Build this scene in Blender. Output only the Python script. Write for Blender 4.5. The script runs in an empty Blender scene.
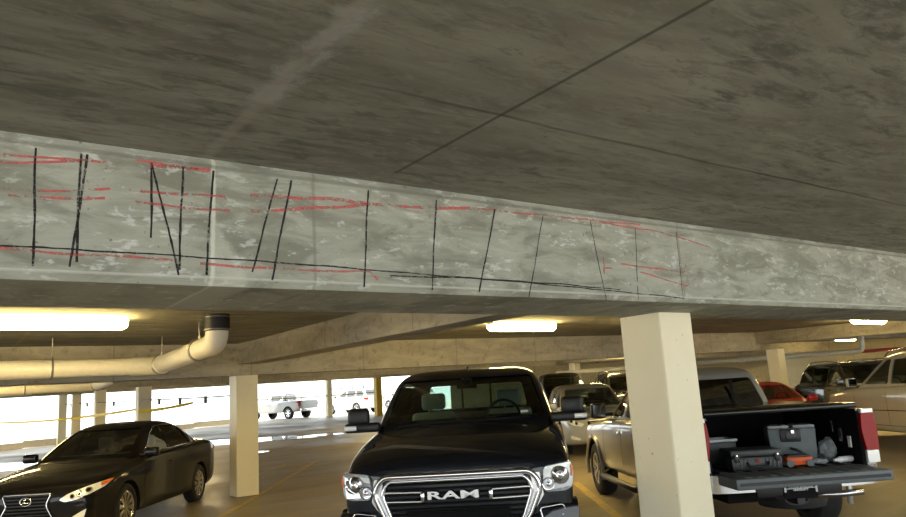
import bpy, bmesh, math, random
from mathutils import Vector, Matrix
from mathutils.bvhtree import BVHTree
random.seed(7)
PI = math.pi
ANG = math.radians(35.877)          # turn of the building's column grid against the parking stalls
CA, SA = math.cos(ANG), math.sin(ANG)
EYE = 1.7
scene = bpy.context.scene
COL = scene.collection

# ------------------------------------------------------------------ helpers
def lift(y):                        # the deck climbs gently away from the camera
    return 0.018 * max(0.0, y - 13.0)
def g2w(u, v, z=0.0):
    return Vector((CA*u - SA*v, SA*u + CA*v, z))

def tag(o, label=None, cat=None, group=None, kind=None):
    if label: o['label'] = label
    if cat: o['category'] = cat
    if group: o['group'] = group
    if kind: o['kind'] = kind
    return o

def link(name, me, mat=None, parent=None):
    o = bpy.data.objects.new(name, me)
    COL.objects.link(o)
    if mat is not None:
        for m in (mat if isinstance(mat, (list, tuple)) else [mat]):
            me.materials.append(m)
    if parent is not None: o.parent = parent
    return o

def obj(name, bm, mat=None, parent=None, smooth=False, angle=None):
    me = bpy.data.meshes.new(name)
    bmesh.ops.recalc_face_normals(bm, faces=bm.faces)
    bm.to_mesh(me); bm.free()
    if smooth:
        for p in me.polygons: p.use_smooth = True
        if angle:
            me.set_sharp_from_angle(angle=math.radians(angle))
    return link(name, me, mat, parent)

def empty(name, loc=(0, 0, 0), rz=0.0, label=None, cat=None, group=None):
    o = bpy.data.objects.new(name, None); COL.objects.link(o)
    o.empty_display_size = 0.2
    o.location = loc; o.rotation_euler = (0, 0, rz)
    return tag(o, label, cat, group)

def box(bm, c, s, rot=None, bevel=0.0):
    r = bmesh.ops.create_cube(bm, size=1.0)
    vs = r['verts']
    bmesh.ops.scale(bm, vec=s, verts=vs)
    if bevel > 0:
        es = list({e for v in vs for e in v.link_edges})
        rr = bmesh.ops.bevel(bm, geom=es, offset=bevel, segments=2, affect='EDGES', profile=0.5)
        vs = list({v for f in rr['faces'] for v in f.verts} | {v for v in vs if v.is_valid})
        seen = set(vs); st = list(vs)
        while st:
            v = st.pop()
            for e in v.link_edges:
                w = e.other_vert(v)
                if w not in seen: seen.add(w); st.append(w)
        vs = list(seen)
    if rot is not None: bmesh.ops.rotate(bm, cent=(0, 0, 0), matrix=rot, verts=vs)
    bmesh.ops.translate(bm, vec=c, verts=vs)
    return vs

def cyl(bm, a, b, r, seg=16, r2=None, caps=True):
    a = Vector(a); b = Vector(b); d = b - a
    q = bmesh.ops.create_cone(bm, cap_ends=caps, segments=seg, radius1=r, radius2=(r if r2 is None else r2), depth=d.length)
    m = Matrix.Translation((a + b)/2) @ d.to_track_quat('Z', 'Y').to_matrix().to_4x4()
    bmesh.ops.transform(bm, matrix=m, verts=q['verts'])
    return q['verts']

def tube(bm, pts, r, seg=8, closed=False, caps=True, sx=1.0):
    """sweep a round (or flattened) section along a list of points"""
    pts = [Vector(p) for p in pts]; n = len(pts); rings = []
    up = None
    for i, p in enumerate(pts):
        if closed: t = pts[(i+1) % n] - pts[i-1]
        else: t = pts[min(i+1, n-1)] - pts[max(i-1, 0)]
        t.normalize()
        if up is None:
            up = Vector((0, 0, 1)) if abs(t.z) < .9 else Vector((0, 1, 0))
        s = t.cross(up).normalized(); up = s.cross(t).normalized()
        rr = r[i] if isinstance(r, (list, tuple)) else r
        rings.append([bm.verts.new(p + s*math.cos(2*PI*k/seg)*rr*sx + up*math.sin(2*PI*k/seg)*rr) for k in range(seg)])
    for i in range(n if closed else n-1):
        A, B = rings[i], rings[(i+1) % n]
        for k in range(seg):
            bm.faces.new((A[k], A[(k+1) % seg], B[(k+1) % seg], B[k]))
    if caps and not closed:
        bm.faces.new(rings[0][::-1]); bm.faces.new(rings[-1])

def lathe(bm, prof, seg=32, axis='x'):
    """profile of (along-axis, radius)"""
    rings = []
    for (a, r) in prof:
        ring = []
        for k in range(seg):
            t = 2*PI*k/seg
            if axis == 'x': ring.append(bm.verts.new((a, r*math.cos(t), r*math.sin(t))))
            elif axis == 'y': ring.append(bm.verts.new((r*math.cos(t), a, r*math.sin(t))))
            else: ring.append(bm.verts.new((r*math.cos(t), r*math.sin(t), a)))
        rings.append(ring)
    for A, B in zip(rings, rings[1:]):
        for k in range(seg):
            bm.faces.new((A[k], A[(k+1) % seg], B[(k+1) % seg], B[k]))
    return rings

def prism(bm, poly, axis, a, b):
    """polygon given in the plane square to axis, from a to b"""
    def P(p, t):
        if axis == 'x': return (t, p[0], p[1])
        if axis == 'y': return (p[0], t, p[1])
        return (p[0], p[1], t)
    A = [bm.verts.new(P(p, a)) for p in poly]; B = [bm.verts.new(P(p, b)) for p in poly]
    n = len(poly)
    bm.faces.new(A); bm.faces.new(B[::-1])
    for i in range(n):
        bm.faces.new((A[i], B[i], B[(i+1) % n], A[(i+1) % n]))
    return A + B

def smooth_poly(poly, r=0.05, seg=4):
    """round the corners of a 2-D polygon"""
    out = []; n = len(poly)
    for i in range(n):
        p0 = Vector(poly[i-1]).to_2d() if len(poly[i-1]) > 2 else Vector(poly[i-1]); p1 = Vector(poly[i]); p2 = Vector(poly[(i+1) % n])
        d0 = (p0-p1); d2 = (p2-p1)
        k = min(r, d0.length*.45, d2.length*.45)
        a = p1 + d0.normalized()*k; b = p1 + d2.normalized()*k
        for s in range(seg+1):
            t = s/seg
            q = a*(1-t)**2 + p1*2*t*(1-t) + b*t*t
            out.append((q.x, q.y))
    return out

def evaluated(o):
    dg = bpy.context.evaluated_depsgraph_get(); dg.update()
    return bpy.data.meshes.new_from_object(o.evaluated_get(dg))

def bake(o):
    me = evaluated(o)
    o.modifiers.clear()
    old = o.data; o.data = me
    return o

# ------------------------------------------------------------------ materials
def newmat(name):
    m = bpy.data.materials.new(name); m.use_nodes = True
    nt = m.node_tree; b = nt.nodes['Principled BSDF']
    return m, nt, b
def P(name, col, rough=.5, metal=0.0, coat=0.0, spec=.5, emit=None, es=0.0, noise=0.0):
    m, nt, b = newmat(name)
    b.inputs['Base Color'].default_value = (*col, 1)
    b.inputs['Roughness'].default_value = rough
    b.inputs['Metallic'].default_value = metal
    b.inputs['Coat Weight'].default_value = coat
    b.inputs['Coat Roughness'].default_value = .04
    b.inputs['Specular IOR Level'].default_value = spec
    if emit:
        b.inputs['Emission Color'].default_value = (*emit, 1); b.inputs['Emission Strength'].default_value = es
    if noise > 0:
        n = nt.nodes.new('ShaderNodeTexNoise'); n.inputs['Scale'].default_value = 14; n.inputs['Detail'].default_value = 5
        tc = nt.nodes.new('ShaderNodeTexCoord'); nt.links.new(tc.outputs['Object'], n.inputs['Vector'])
        r = nt.nodes.new('ShaderNodeValToRGB')
        r.color_ramp.elements[0].position = .3; r.color_ramp.elements[1].position = .7
        r.color_ramp.elements[0].color = (*[c*(1-noise) for c in col], 1); r.color_ramp.elements[1].color = (*[min(1, c*(1+noise)) for c in col], 1)
        nt.links.new(n.outputs['Fac'], r.inputs['Fac']); nt.links.new(r.outputs['Color'], b.inputs['Base Color'])
    return m

def noise_node(nt, vec, scale, detail=6, rough=.6, dist=0.0):
    n = nt.nodes.new('ShaderNodeTexNoise')
    n.inputs['Scale'].default_value = scale; n.inputs['Detail'].default_value = detail
    n.inputs['Roughness'].default_value = rough; n.inputs['Distortion'].default_value = dist
    nt.links.new(vec, n.inputs['Vector']); return n.outputs['Fac']
def mapping(nt, scale=(1, 1, 1), loc=(0, 0, 0), rot=(0, 0, 0)):
    tc = nt.nodes.new('ShaderNodeTexCoord'); mp = nt.nodes.new('ShaderNodeMapping')
    mp.inputs['Scale'].default_value = scale; mp.inputs['Location'].default_value = loc; mp.inputs['Rotation'].default_value = rot
    nt.links.new(tc.outputs['Object'], mp.inputs['Vector']); return mp.outputs['Vector']
def ramp(nt, fac, stops):
    r = nt.nodes.new('ShaderNodeValToRGB'); el = r.color_ramp.elements
    while len(el) < len(stops): el.new(.5)
    for e, (p, c) in zip(el, stops):
        e.position = p; e.color = (*c, 1) if len(c) == 3 else c
    nt.links.new(fac, r.inputs['Fac']); return r.outputs['Color']
def mix(nt, fac, a, b, blend='MIX'):
    m = nt.nodes.new('ShaderNodeMix'); m.data_type = 'RGBA'; m.blend_type = blend
    for s, v in ((m.inputs['Factor'], fac), (m.inputs['A'], a), (m.inputs['B'], b)):
        if isinstance(v, (int, float)): s.default_value = v
        elif isinstance(v, tuple): s.default_value = (*v, 1)
        else: nt.links.new(v, s)
    return m.outputs['Result']
def bump(nt, b, fac, strength=.3, dist=.02):
    bp = nt.nodes.new('ShaderNodeBump'); bp.inputs['Strength'].default_value = strength; bp.inputs['Distance'].default_value = dist
    nt.links.new(fac, bp.inputs['Height']); nt.links.new(bp.outputs['Normal'], b.inputs['Normal'])

def line_mask(nt, coord_out, axis, pos, width, wob=None):
    """1 on a thin board-joint line at axis=pos (building coordinates)"""
    sx = nt.nodes.new('ShaderNodeSeparateXYZ'); nt.links.new(coord_out, sx.inputs[0])
    s = nt.nodes.new('ShaderNodeMath'); s.operation = 'SUBTRACT'; nt.links.new(sx.outputs[axis], s.inputs[0]); s.inputs[1].default_value = pos
    src = s.outputs[0]
    if wob is not None:
        w = nt.nodes.new('ShaderNodeMath'); w.operation = 'MULTIPLY_ADD'; nt.links.new(wob, w.inputs[0]); w.inputs[1].default_value = .06; nt.links.new(src, w.inputs[2])
        src = w.outputs[0]
    a = nt.nodes.new('ShaderNodeMath'); a.operation = 'ABSOLUTE'; nt.links.new(src, a.inputs[0])
    mr = nt.nodes.new('ShaderNodeMapRange'); mr.inputs['From Min'].default_value = width*.4; mr.inputs['From Max'].default_value = width
    mr.inputs['To Min'].default_value = 1; mr.inputs['To Max'].default_value = 0
    nt.links.new(a.outputs[0], mr.inputs['Value']); return mr.outputs['Result']
def mul(nt, a, b, op='MULTIPLY'):
    m = nt.nodes.new('ShaderNodeMath'); m.operation = op
    for i, v in enumerate((a, b)):
        if isinstance(v, (int, float)): m.inputs[i].default_value = v
        else: nt.links.new(v, m.inputs[i])
    return m.outputs[0]

def concrete_ceiling():
    m, nt, b = newmat('ceiling_concrete')
    st = mapping(nt, (.55, 2.2, 1))
    fine = mapping(nt, (2.4, 9, 1), rot=(0, 0, .10))
    raw = mapping(nt)
    n1 = noise_node(nt, st, 1.6, 8, .62, .6)
    n2 = noise_node(nt, fine, 1.5, 6, .7, .5)
    n3 = noise_node(nt, raw, .8, 4, .5)
    base = ramp(nt, n1, [(.32, (.192, .182, .148)), (.5, (.278, .270, .225)), (.68, (.375, .365, .31))])
    streak = ramp(nt, n2, [(.48, (0, 0, 0)), (.56, (.45, .45, .45)), (.64, (0.9, 0.9, 0.9))])
    gate = ramp(nt, n3, [(.38, (.15, .15, .15)), (.56, (1, 1, 1))])
    sfac = mix(nt, 1.0, streak, gate, 'MULTIPLY')
    c = mix(nt, sfac, base, (.125, .125, .105))
    n4 = noise_node(nt, mapping(nt, (3.5, 8, 1), (3, 1, 0), (0, 0, -.15)), 2.6, 7, .72, .4)
    c = mix(nt, mul(nt, ramp(nt, n4, [(.53, (0, 0, 0)), (.62, (1, 1, 1))]), .45), c, (.36, .345, .29))
    n5 = noise_node(nt, mapping(nt, (2.2, 6, 1), (7, 4, 0)), 2.2, 7, .75, .5)
    c = mix(nt, mul(nt, ramp(nt, n5, [(.56, (0, 0, 0)), (.63, (1, 1, 1))]), .5), c, (.13, .13, .11))
    wob = mul(nt, noise_node(nt, raw, 1.2, 3), .5, 'SUBTRACT')
    # construction joints of the formwork
    j1 = line_mask(nt, raw, 0, 1.90, .014)
    sx = nt.nodes.new('ShaderNodeSeparateXYZ'); nt.links.new(raw, sx.inputs[0])
    g1 = nt.nodes.new('ShaderNodeMapRange'); g1.inputs['From Min'].default_value = 3.15; g1.inputs['From Max'].default_value = 3.05; nt.links.new(sx.outputs[1], g1.inputs['Value'])
    j1 = mul(nt, j1, g1.outputs['Result'])
    j2 = line_mask(nt, raw, 1, 2.22, .016, wob)
    c = mix(nt, mul(nt, j1, .75), c, (.06, .06, .05))
    g2 = nt.nodes.new('ShaderNodeMapRange'); g2.inputs['From Min'].default_value = .9; g2.inputs['From Max'].default_value = 1.6; nt.links.new(sx.outputs[0], g2.inputs['Value'])
    c = mix(nt, mul(nt, mul(nt, mul(nt, j2, n3), 1.3), g2.outputs['Result']), c, (.06, .055, .045))
    # pale leached repair streak
    w2 = noise_node(nt, raw, 3.5, 6, .65, .5)
    p = line_mask(nt, raw, 0, .97, .075, mul(nt, mul(nt, noise_node(nt, raw, 7, 7, .75, .8), .5, 'SUBTRACT'), 3.0))
    v1 = nt.nodes.new('ShaderNodeMapRange'); v1.inputs['From Min'].default_value = 2.75; v1.inputs['From Max'].default_value = 2.5; nt.links.new(sx.outputs[1], v1.inputs['Value'])
    pp = mul(nt, mul(nt, p, v1.outputs['Result']), ramp(nt, w2, [(.45, (.05, .05, .05)), (.58, (.85, .85, .85))]))
    c = mix(nt, pp, c, (.43, .44, .43))
    p2 = line_mask(nt, raw, 0, .96, .035, mul(nt, mul(nt, w2, .5, 'SUBTRACT'), .9))
    c = mix(nt, mul(nt, mul(nt, p2, n3), .8), c, (.40, .36, .29))
    nt.links.new(c, b.inputs['Base Color'])
    b.inputs['Roughness'].default_value = .85
    bump(nt, b, n2, .15, .01)
    return m

def concrete_beam():
    m, nt, b = newmat('beam_concrete')
    st = mapping(nt, (1.6, 1, 6)); raw = mapping(nt); fine = mapping(nt, (4, 4, 11))
    n1 = noise_node(nt, st, 1.6, 8, .65, .7); n2 = noise_node(nt, fine, 2.1, 7, .68, .3); n3 = noise_node(nt, raw, 1.9, 5, .55)
    base = ramp(nt, n1, [(.3, (.25, .25, .205)), (.48, (.36, .365, .31)), (.66, (.45, .46, .40))])
    dark = ramp(nt, mul(nt, n3, n1), [(.18, (1, 1, 1)), (.26, (0, 0, 0))])
    c = mix(nt, mul(nt, dark, .6), base, (.22, .225, .18))
    pale = ramp(nt, n2, [(.57, (0, 0, 0)), (.63, (1, 1, 1))])
    c = mix(nt, mul(nt, mul(nt, pale, n3), 1.1), c, (.66, .69, .66))
    sp = noise_node(nt, raw, 38, 2, .5)
    c = mix(nt, ramp(nt, sp, [(.70, (0, 0, 0)), (.76, (.7, .7, .7))]), c, (.14, .13, .1))
    # board joints
    wob = mul(nt, noise_node(nt, raw, 3, 3), .5, 'SUBTRACT')
    for pos, wd, st_ in ((1.51, .012, .5), (4.46, .008, .7), (7.6, .012, .4), (-2.0, .01, .5)):
        c = mix(nt, mul(nt, line_mask(nt, raw, 0, pos, wd), st_), c, (.2, .2, .17))
    w2 = mul(nt, mul(nt, noise_node(nt, raw, 6, 6, .7), .5, 'SUBTRACT'), 1.6)
    c = mix(nt, mul(nt, line_mask(nt, raw, 0, 1.0, .014, mul(nt, w2, .35)), .75), c, (.72, .72, .64))
    # leached patch spreading below the joint
    sx = nt.nodes.new('ShaderNodeSeparateXYZ'); nt.links.new(raw, sx.inputs[0])
    d1 = mul(nt, mul(nt, 2.62, sx.outputs[2], 'SUBTRACT'), .55)
    d2 = mul(nt, mul(nt, d1, mul(nt, sx.outputs[0], 1.0, 'SUBTRACT'), 'SUBTRACT'), mul(nt, w2, .10), 'ADD')
    mr = nt.nodes.new('ShaderNodeMapRange'); mr.inputs['From Min'].default_value = 0; mr.inputs['From Max'].default_value = .03; nt.links.new(d2, mr.inputs['Value'])
    mr2 = nt.nodes.new('ShaderNodeMapRange'); mr2.inputs['From Min'].default_value = 1.0; mr2.inputs['From Max'].default_value = 1.01; nt.links.new(sx.outputs[0], mr2.inputs['Value'])
    c = mix(nt, mul(nt, mul(nt, mr.outputs['Result'], mr2.outputs['Result']), .45), c, (.60, .60, .53))
    c = mix(nt, mul(nt, line_mask(nt, raw, 2, 2.285, .008), .55), c, (.66, .67, .62))
    c = mix(nt, mul(nt, line_mask(nt, raw, 2, 2.815, .012), .5), c, (.2, .2, .17))
    nt.links.new(c, b.inputs['Base Color']); b.inputs['Roughness'].default_value = .8
    bump(nt, b, n2, .2, .01)
    return m

def concrete_plain(name, a, bb, sc=1.5, joints=True):
    m, nt, b = newmat(name)
    st = mapping(nt, (.8, .8, 3)); raw = mapping(nt)
    n1 = noise_node(nt, st, sc, 8, .65, .6); n2 = noise_node(nt, raw, 9, 5, .6)
    c = ramp(nt, n1, [(.3, a), (.7, bb)])
    c = mix(nt, ramp(nt, n2, [(.55, (0, 0, 0)), (.72, (.6, .6, .6))]), c, tuple(x*.55 for x in a))
    if joints:
        sx = nt.nodes.new('ShaderNodeSeparateXYZ'); nt.links.new(raw, sx.inputs[0])
        for ax in (0, 1):
            w = mul(nt, sx.outputs[ax], 2.44, 'MODULO'); ab = mul(nt, w, 0, 'ADD')
            a1 = nt.nodes.new('ShaderNodeMath'); a1.operation = 'ABSOLUTE'; nt.links.new(w, a1.inputs[0])
            mr = nt.nodes.new('ShaderNodeMapRange'); mr.inputs['From Min'].default_value = .012; mr.inputs['From Max'].default_value = .03
            mr.inputs['To Min'].default_value = .5; mr.inputs['To Max'].default_value = 0
            nt.links.new(a1.outputs[0], mr.inputs['Value'])
            c = mix(nt, mr.outputs['Result'], c, tuple(x*.5 for x in a))
    nt.links.new(c, b.inputs['Base Color']); b.inputs['Roughness'].default_value = .85
    bump(nt, b, n2, .15, .01)
    return m

def floor_mat():
    m, nt, b = newmat('floor_concrete')
    raw = mapping(nt); st = mapping(nt, (.35, 1.2, 1))
    n1 = noise_node(nt, raw, .35, 6, .6, .4); n2 = noise_node(nt, st, .9, 6, .65, .8); n3 = noise_node(nt, raw, 6, 6, .7)
    c = ramp(nt, n2, [(.3, (.24, .195, .12)), (.55, (.34, .28, .18)), (.75, (.44, .37, .25))])
    c = mix(nt, ramp(nt, n1, [(.35, (.55, .55, .55)), (.6, (0, 0, 0))]), c, (.19, .16, .12))
    c = mix(nt, ramp(nt, n3, [(.6, (0, 0, 0)), (.8, (.35, .35, .35))]), c, (.12, .1, .08))
    nt.links.new(c, b.inputs['Base Color'])
    r = ramp(nt, n1, [(.35, (.34, .34, .34)), (.65, (.62, .62, .62))])
    nt.links.new(r, b.inputs['Roughness'])
    bump(nt, b, n3, .08, .01)
    return m

def paint_worn(name, col, under, amount=.55):
    m, nt, b = newmat(name)
    raw = mapping(nt); n = noise_node(nt, raw, 7, 8, .75, .3); n2 = noise_node(nt, raw, 1.3, 3)
    c = mix(nt, ramp(nt, n, [(amount-.1, (0, 0, 0)), (amount+.06, (1, 1, 1))]), col, under)
    c = mix(nt, mul(nt, n2, .3), c, under)
    nt.links.new(c, b.inputs['Base Color']); b.inputs['Roughness'].default_value = .55
    return m

def crayon(name, col, thr):
    """broken wax stroke: gaps let the concrete show"""
    m, nt, b = newmat(name)
    raw = mapping(nt); n = noise_node(nt, raw, 70, 5, .8, .5)
    b.inputs['Base Color'].default_value = (*col, 1); b.inputs['Roughness'].default_value = .9
    n2 = noise_node(nt, raw, 9, 3, .6)
    s = mul(nt, mul(nt, n, .65), mul(nt, n2, .45), 'ADD')
    f = ramp(nt, s, [(thr-.05, (0, 0, 0)), (thr+.05, (1, 1, 1))])
    nt.links.new(f, b.inputs['Alpha'])
    return m

def painted_column(name, col, low):
    m, nt, b = newmat(name)
    raw = mapping(nt); n = noise_node(nt, raw, 2.5, 5, .6); n2 = noise_node(nt, raw, 24, 2, .5)
    c = mix(nt, ramp(nt, n, [(.4, (0, 0, 0)), (.75, (.5, .5, .5))]), col, low)
    c = mix(nt, ramp(nt, n2, [(.72, (0, 0, 0)), (.76, (.6, .6, .6))]), c, (.25, .2, .15))
    nt.links.new(c, b.inputs['Base Color']); b.inputs['Roughness'].default_value = .45
    bump(nt, b, noise_node(nt, raw, 30, 3), .06, .005)
    return m

def thin_glass(name, tint, gloss=.12):
    """car glazing: tinted see-through sheet with a mirror-like skin"""
    m = bpy.data.materials.new(name); m.use_nodes = True; nt = m.node_tree
    for n in list(nt.nodes): nt.nodes.remove(n)
    o = nt.nodes.new('ShaderNodeOutputMaterial'); t = nt.nodes.new('ShaderNodeBsdfTransparent'); g = nt.nodes.new('ShaderNodeBsdfGlossy')
    t.inputs['Color'].default_value = (*tint, 1); g.inputs['Roughness'].default_value = .01; g.inputs['Color'].default_value = (1, 1, 1, 1)
    fr = nt.nodes.new('ShaderNodeFresnel'); fr.inputs['IOR'].default_value = 1.5
    ml = nt.nodes.new('ShaderNodeMath'); ml.operation = 'MULTIPLY_ADD'; ml.inputs[1].default_value = 1.2; ml.inputs[2].default_value = gloss
    nt.links.new(fr.outputs[0], ml.inputs[0])
    mx = nt.nodes.new('ShaderNodeMixShader'); nt.links.new(ml.outputs[0], mx.inputs[0]); nt.links.new(t.outputs[0], mx.inputs[1]); nt.links.new(g.outputs[0], mx.inputs[2])
    nt.links.new(mx.outputs[0], o.inputs[0])
    return m

M = {}
M['ceiling'] = concrete_ceiling()
M['beam'] = concrete_beam()
M['beam2'] = concrete_plain('beam_concrete_buff', (.30, .275, .22), (.52, .48, .395))
M['slab2'] = M['ceiling']
M['floor'] = floor_mat()
M['deck'] = concrete_plain('sunlit_concrete', (.5, .48, .43), (.62, .6, .55), .4, False)
M['wall'] = concrete_plain('cream_wall_paint', (.62, .54, .34), (.72, .64, .42), .5)
M['parapet'] = concrete_plain('parapet_concrete', (.66, .6, .48), (.76, .7, .58), 1, False)
M['cream'] = painted_column('cream_column_paint', (.90, .83, .61), (.84, .75, .53))
M['yellow'] = painted_column('yellow_column_paint', (.80, .52, .03), (.70, .44, .03))
M['ypaint'] = paint_worn('yellow_line_paint', (.62, .40, .035), (.33, .28, .2))
M['wpaint'] = paint_worn('pale_line_paint', (.62, .6, .5), (.34, .3, .23))
M['black_crayon'] = crayon('black_crayon', (.02, .02, .022), .47)
M['red_crayon'] = crayon('red_crayon', (.60, .15, .14), .545)
M['pvc'] = P('pvc_pipe', (.82, .78, .66), .28, noise=.04)
M['pvc_far'] = M['pvc']
M['rubber'] = P('black_rubber', (.018, .018, .018), .55)
M['tire'] = P('tire_rubber', (.016, .016, .016), .75)
M['steel'] = P('galvanised_steel', (.36, .34, .3), .4, .9)
M['chrome'] = P('chrome', (.82, .82, .84), .07, 1.0)
M['satin'] = P('satin_metal', (.62, .62, .63), .25, 1.0)
M['blackplastic'] = P('black_plastic', (.012, .012, .013), .42)
M['greyplastic'] = P('grey_plastic', (.13, .155, .165), .5, noise=.1)
M['caseplastic'] = P('case_plastic', (.045, .05, .052), .42, noise=.15)
M['dark'] = P('dark_trim', (.004, .004, .004), .7, spec=.15)
M['glass'] = thin_glass('windscreen_glass', (.62, .78, .69), .06)
M['glass_clear'] = thin_glass('side_glass', (.42, .52, .47))
M['glass_tint'] = thin_glass('privacy_glass', (.06, .06, .06), .1)
M['lens'] = thin_glass('lamp_lens', (.93, .95, .97), .08)
M['navy'] = P('navy_car_paint', (.003, .005, .011), .6, 0, 1.0, .15)
M['blackpaint'] = P('black_brown_car_paint', (.004, .0035, .004), .5, 0, .7, .1)
M['silverpaint'] = P('silver_car_paint', (.36, .355, .33), .35, .35, 1.0)
M['palesilver'] = P('pale_silver_paint', (.20, .20, .19), .4, .2, .8)
M['whitepaint'] = P('white_car_paint', (.56, .54, .45), .3, 0, 1.0)
M['redpaint'] = P('red_car_paint', (.62, .02, .015), .3, 0, 1.0)
M['greypaint'] = P('grey_car_paint', (.05, .055, .06), .25, .6, 1.0)
M['leather'] = P('grey_leather', (.62, .70, .66), .6)
M['darkseat'] = P('charcoal_seat_cloth', (.035, .035, .035), .8)
M['tanseat'] = P('tan_leather', (.35, .29, .2), .6)
M['redlens'] = P('red_lamp_lens', (.34, .002, .003), .35, 0, .2, .15)
M['amber'] = P('amber_lens', (.8, .17, .02), .2, 0, 1.0)
M['clearlamp'] = P('clear_lamp_plastic', (.85, .87, .88), .15, .1, 1.0)
M['lampwhite'] = P('lamp_housing_white', (.62, .65, .68), .16, .55, 1.0)
M['bowl'] = P('lamp_reflector', (.85, .87, .9), .12, 1.0)
M['orange'] = P('orange_plastic', (.8, .12, .02), .45)
M['bag'] = P('grey_cloth_bag', (.30, .33, .35), .8, noise=.3)
M['white'] = P('white_print', (.8, .82, .82), .6)
M['redpipe'] = P('red_pipe_paint', (.35, .02, .015), .4)
M['tape'] = P('caution_tape', (.85, .65, .02), .4)
M['cable'] = P('steel_cable', (.12, .11, .1), .5, .5)
M['mirrorglass'] = P('mirror_glass_dark', (.16, .17, .18), .08, 1.0)
M['water'] = P('water', (.05, .045, .035), .02, 0, 0, .8)
M['diffuser'] = P('fixture_diffuser', (.9, .88, .8), .4, emit=(1.0, .74, .28), es=55.0)
M['fixture'] = P('fixture_housing', (.75, .72, .62), .4)
M['brown'] = P('hedge_building', (.55, .53, .5), .8)

# ------------------------------------------------------------------ structure (built in grid coordinates u, v, z)
GRID = Matrix.Rotation(ANG, 4, 'Z')
def gobj(name, bm, mat, kind='structure', label=None, smooth=False, dolift=True, cuts=None, parent=None):
    if dolift:
        for v in bm.verts:
            v.co.z += lift(SA*v.co.x + CA*v.co.y)
    o = obj(name, bm, mat, parent, smooth)
    if parent is None: o.matrix_world = GRID
    if kind: o['kind'] = kind
    if label: o['label'] = label
    return o
def long_box(bm, u0, u1, v0, v1, z0, z1, step=2.0):
    vs = box(bm, ((u0+u1)/2, (v0+v1)/2, (z0+z1)/2), (abs(u1-u0), abs(v1-v0), z1-z0))
    L = max(abs(u1-u0), abs(v1-v0))
    for ax, a, b in ((0, min(u0, u1), max(u0, u1)), (1, min(v0, v1), max(v0, v1))):
        k = a + step
        while k < b - .1:
            geom = bm.verts[:] + bm.edges[:] + bm.faces[:]
            n = (1, 0, 0) if ax == 0 else (0, 1, 0)
            co = (k, 0, 0) if ax == 0 else (0, k, 0)
            bmesh.ops.bisect_plane(bm, geom=geom, plane_co=co, plane_no=n)
            k += step

ZS = 2.855      # underside of the slab
ZB = 2.25       # underside of the main beams

# slab, world aligned outline clipped at the far edge of the deck
def world_slab(name, poly, z0, z1, mat, lifted=True, step=4.0):
    bm = bmesh.new()
    A = [bm.verts.new((x, y, z0)) for x, y in poly]; B = [bm.verts.new((x, y, z1)) for x, y in poly]
    n = len(poly)
    bm.faces.new(A[::-1]); bm.faces.new(B)
    for i in range(n): bm.faces.new((A[i], A[(i+1) % n], B[(i+1) % n], B[i]))
    ys = [p[1] for p in poly]; k = 13.0
    while k < max(ys):
        if k > min(ys):
            bmesh.ops.bisect_plane(bm, geom=bm.verts[:]+bm.edges[:]+bm.faces[:], plane_co=(0, k, 0), plane_no=(0, 1, 0))
        k += step
    inv = GRID.inverted()
    for v in bm.verts:
        if lifted: v.co.z += lift(v.co.y)
        v.co = inv @ v.co
    o = obj(name, bm, mat); o.matrix_world = GRID
    o['kind'] = 'structure'
    return o
far = 47.5
# footprint of the garage
BACK = [g2w(-16, -4.2), g2w(46, -4.2), g2w(46, 29.6)]
foot = [(BACK[0].x, BACK[0].y), (BACK[1].x, BACK[1].y), (BACK[2].x, BACK[2].y), (-14.0, far), (-21.5, 30), (-24, 14)]
world_slab('floor', foot, -.3, 0, M['floor'])
world_slab('ceiling', foot, ZS, ZS+.25, M['ceiling'])

def beam_u(u0, u1, v0, v1, z0=ZB, mat=None, name='beam', label=None):
    bm = bmesh.new(); long_box(bm, u0, u1, v0, v1, z0, ZS-.001)
    return gobj(name, bm, mat or M['beam2'], label=label)
V0 = 3.275
# the near beam with the inspection marks, its soffit arris slightly chamfered
bm = bmesh.new()
prof = [(V0, ZS-.001), (V0-.012, 2.82), (V0, 2.81), (V0, ZB+.035), (V0+.03, ZB), (4.14, ZB), (4.17, ZB+.03), (4.17, ZS-.001)]
prism(bm, prof, 'x', -16, 45.7)
near_beam = gobj('beam', bm, M['beam'], label='grey concrete beam covered in black and red inspection marks', dolift=False)
near_beam.data.polygons.foreach_set('use_smooth', [False]*len(near_beam.data.polygons))
beam_u(-13.5, 22.2, 13.6, 14.25, label='buff concrete beam over the first column behind the cars')
beam_u(22.2, 45.7, 13.6, 14.1, 2.52)
beam_u(-11, 45, 23.0, 23.6)
beam_u(-8, 24, 32.4, 33.0)
for (a, b, c) in ((4.64, 4.17, 13.6), (22.0, 4.17, 13.6)):
    bm = bmesh.new(); long_box(bm, a, a+.45, b, c, 2.46, ZS-.001)
    gobj('joist', bm, M['beam2'], label=None)
bm = bmesh.new(); long_box(bm, 21.8, 22.3, 14.25, 40, 2.30, ZS-.001)
gobj('joist', bm, M['beam2'])
# edge upstand beam along the open far side
bm = bmesh.new(); long_box(bm, -5, 20, 42.2, 42.8, 2.35, ZS-.001)
gobj('joist', bm, M['beam2'])

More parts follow.
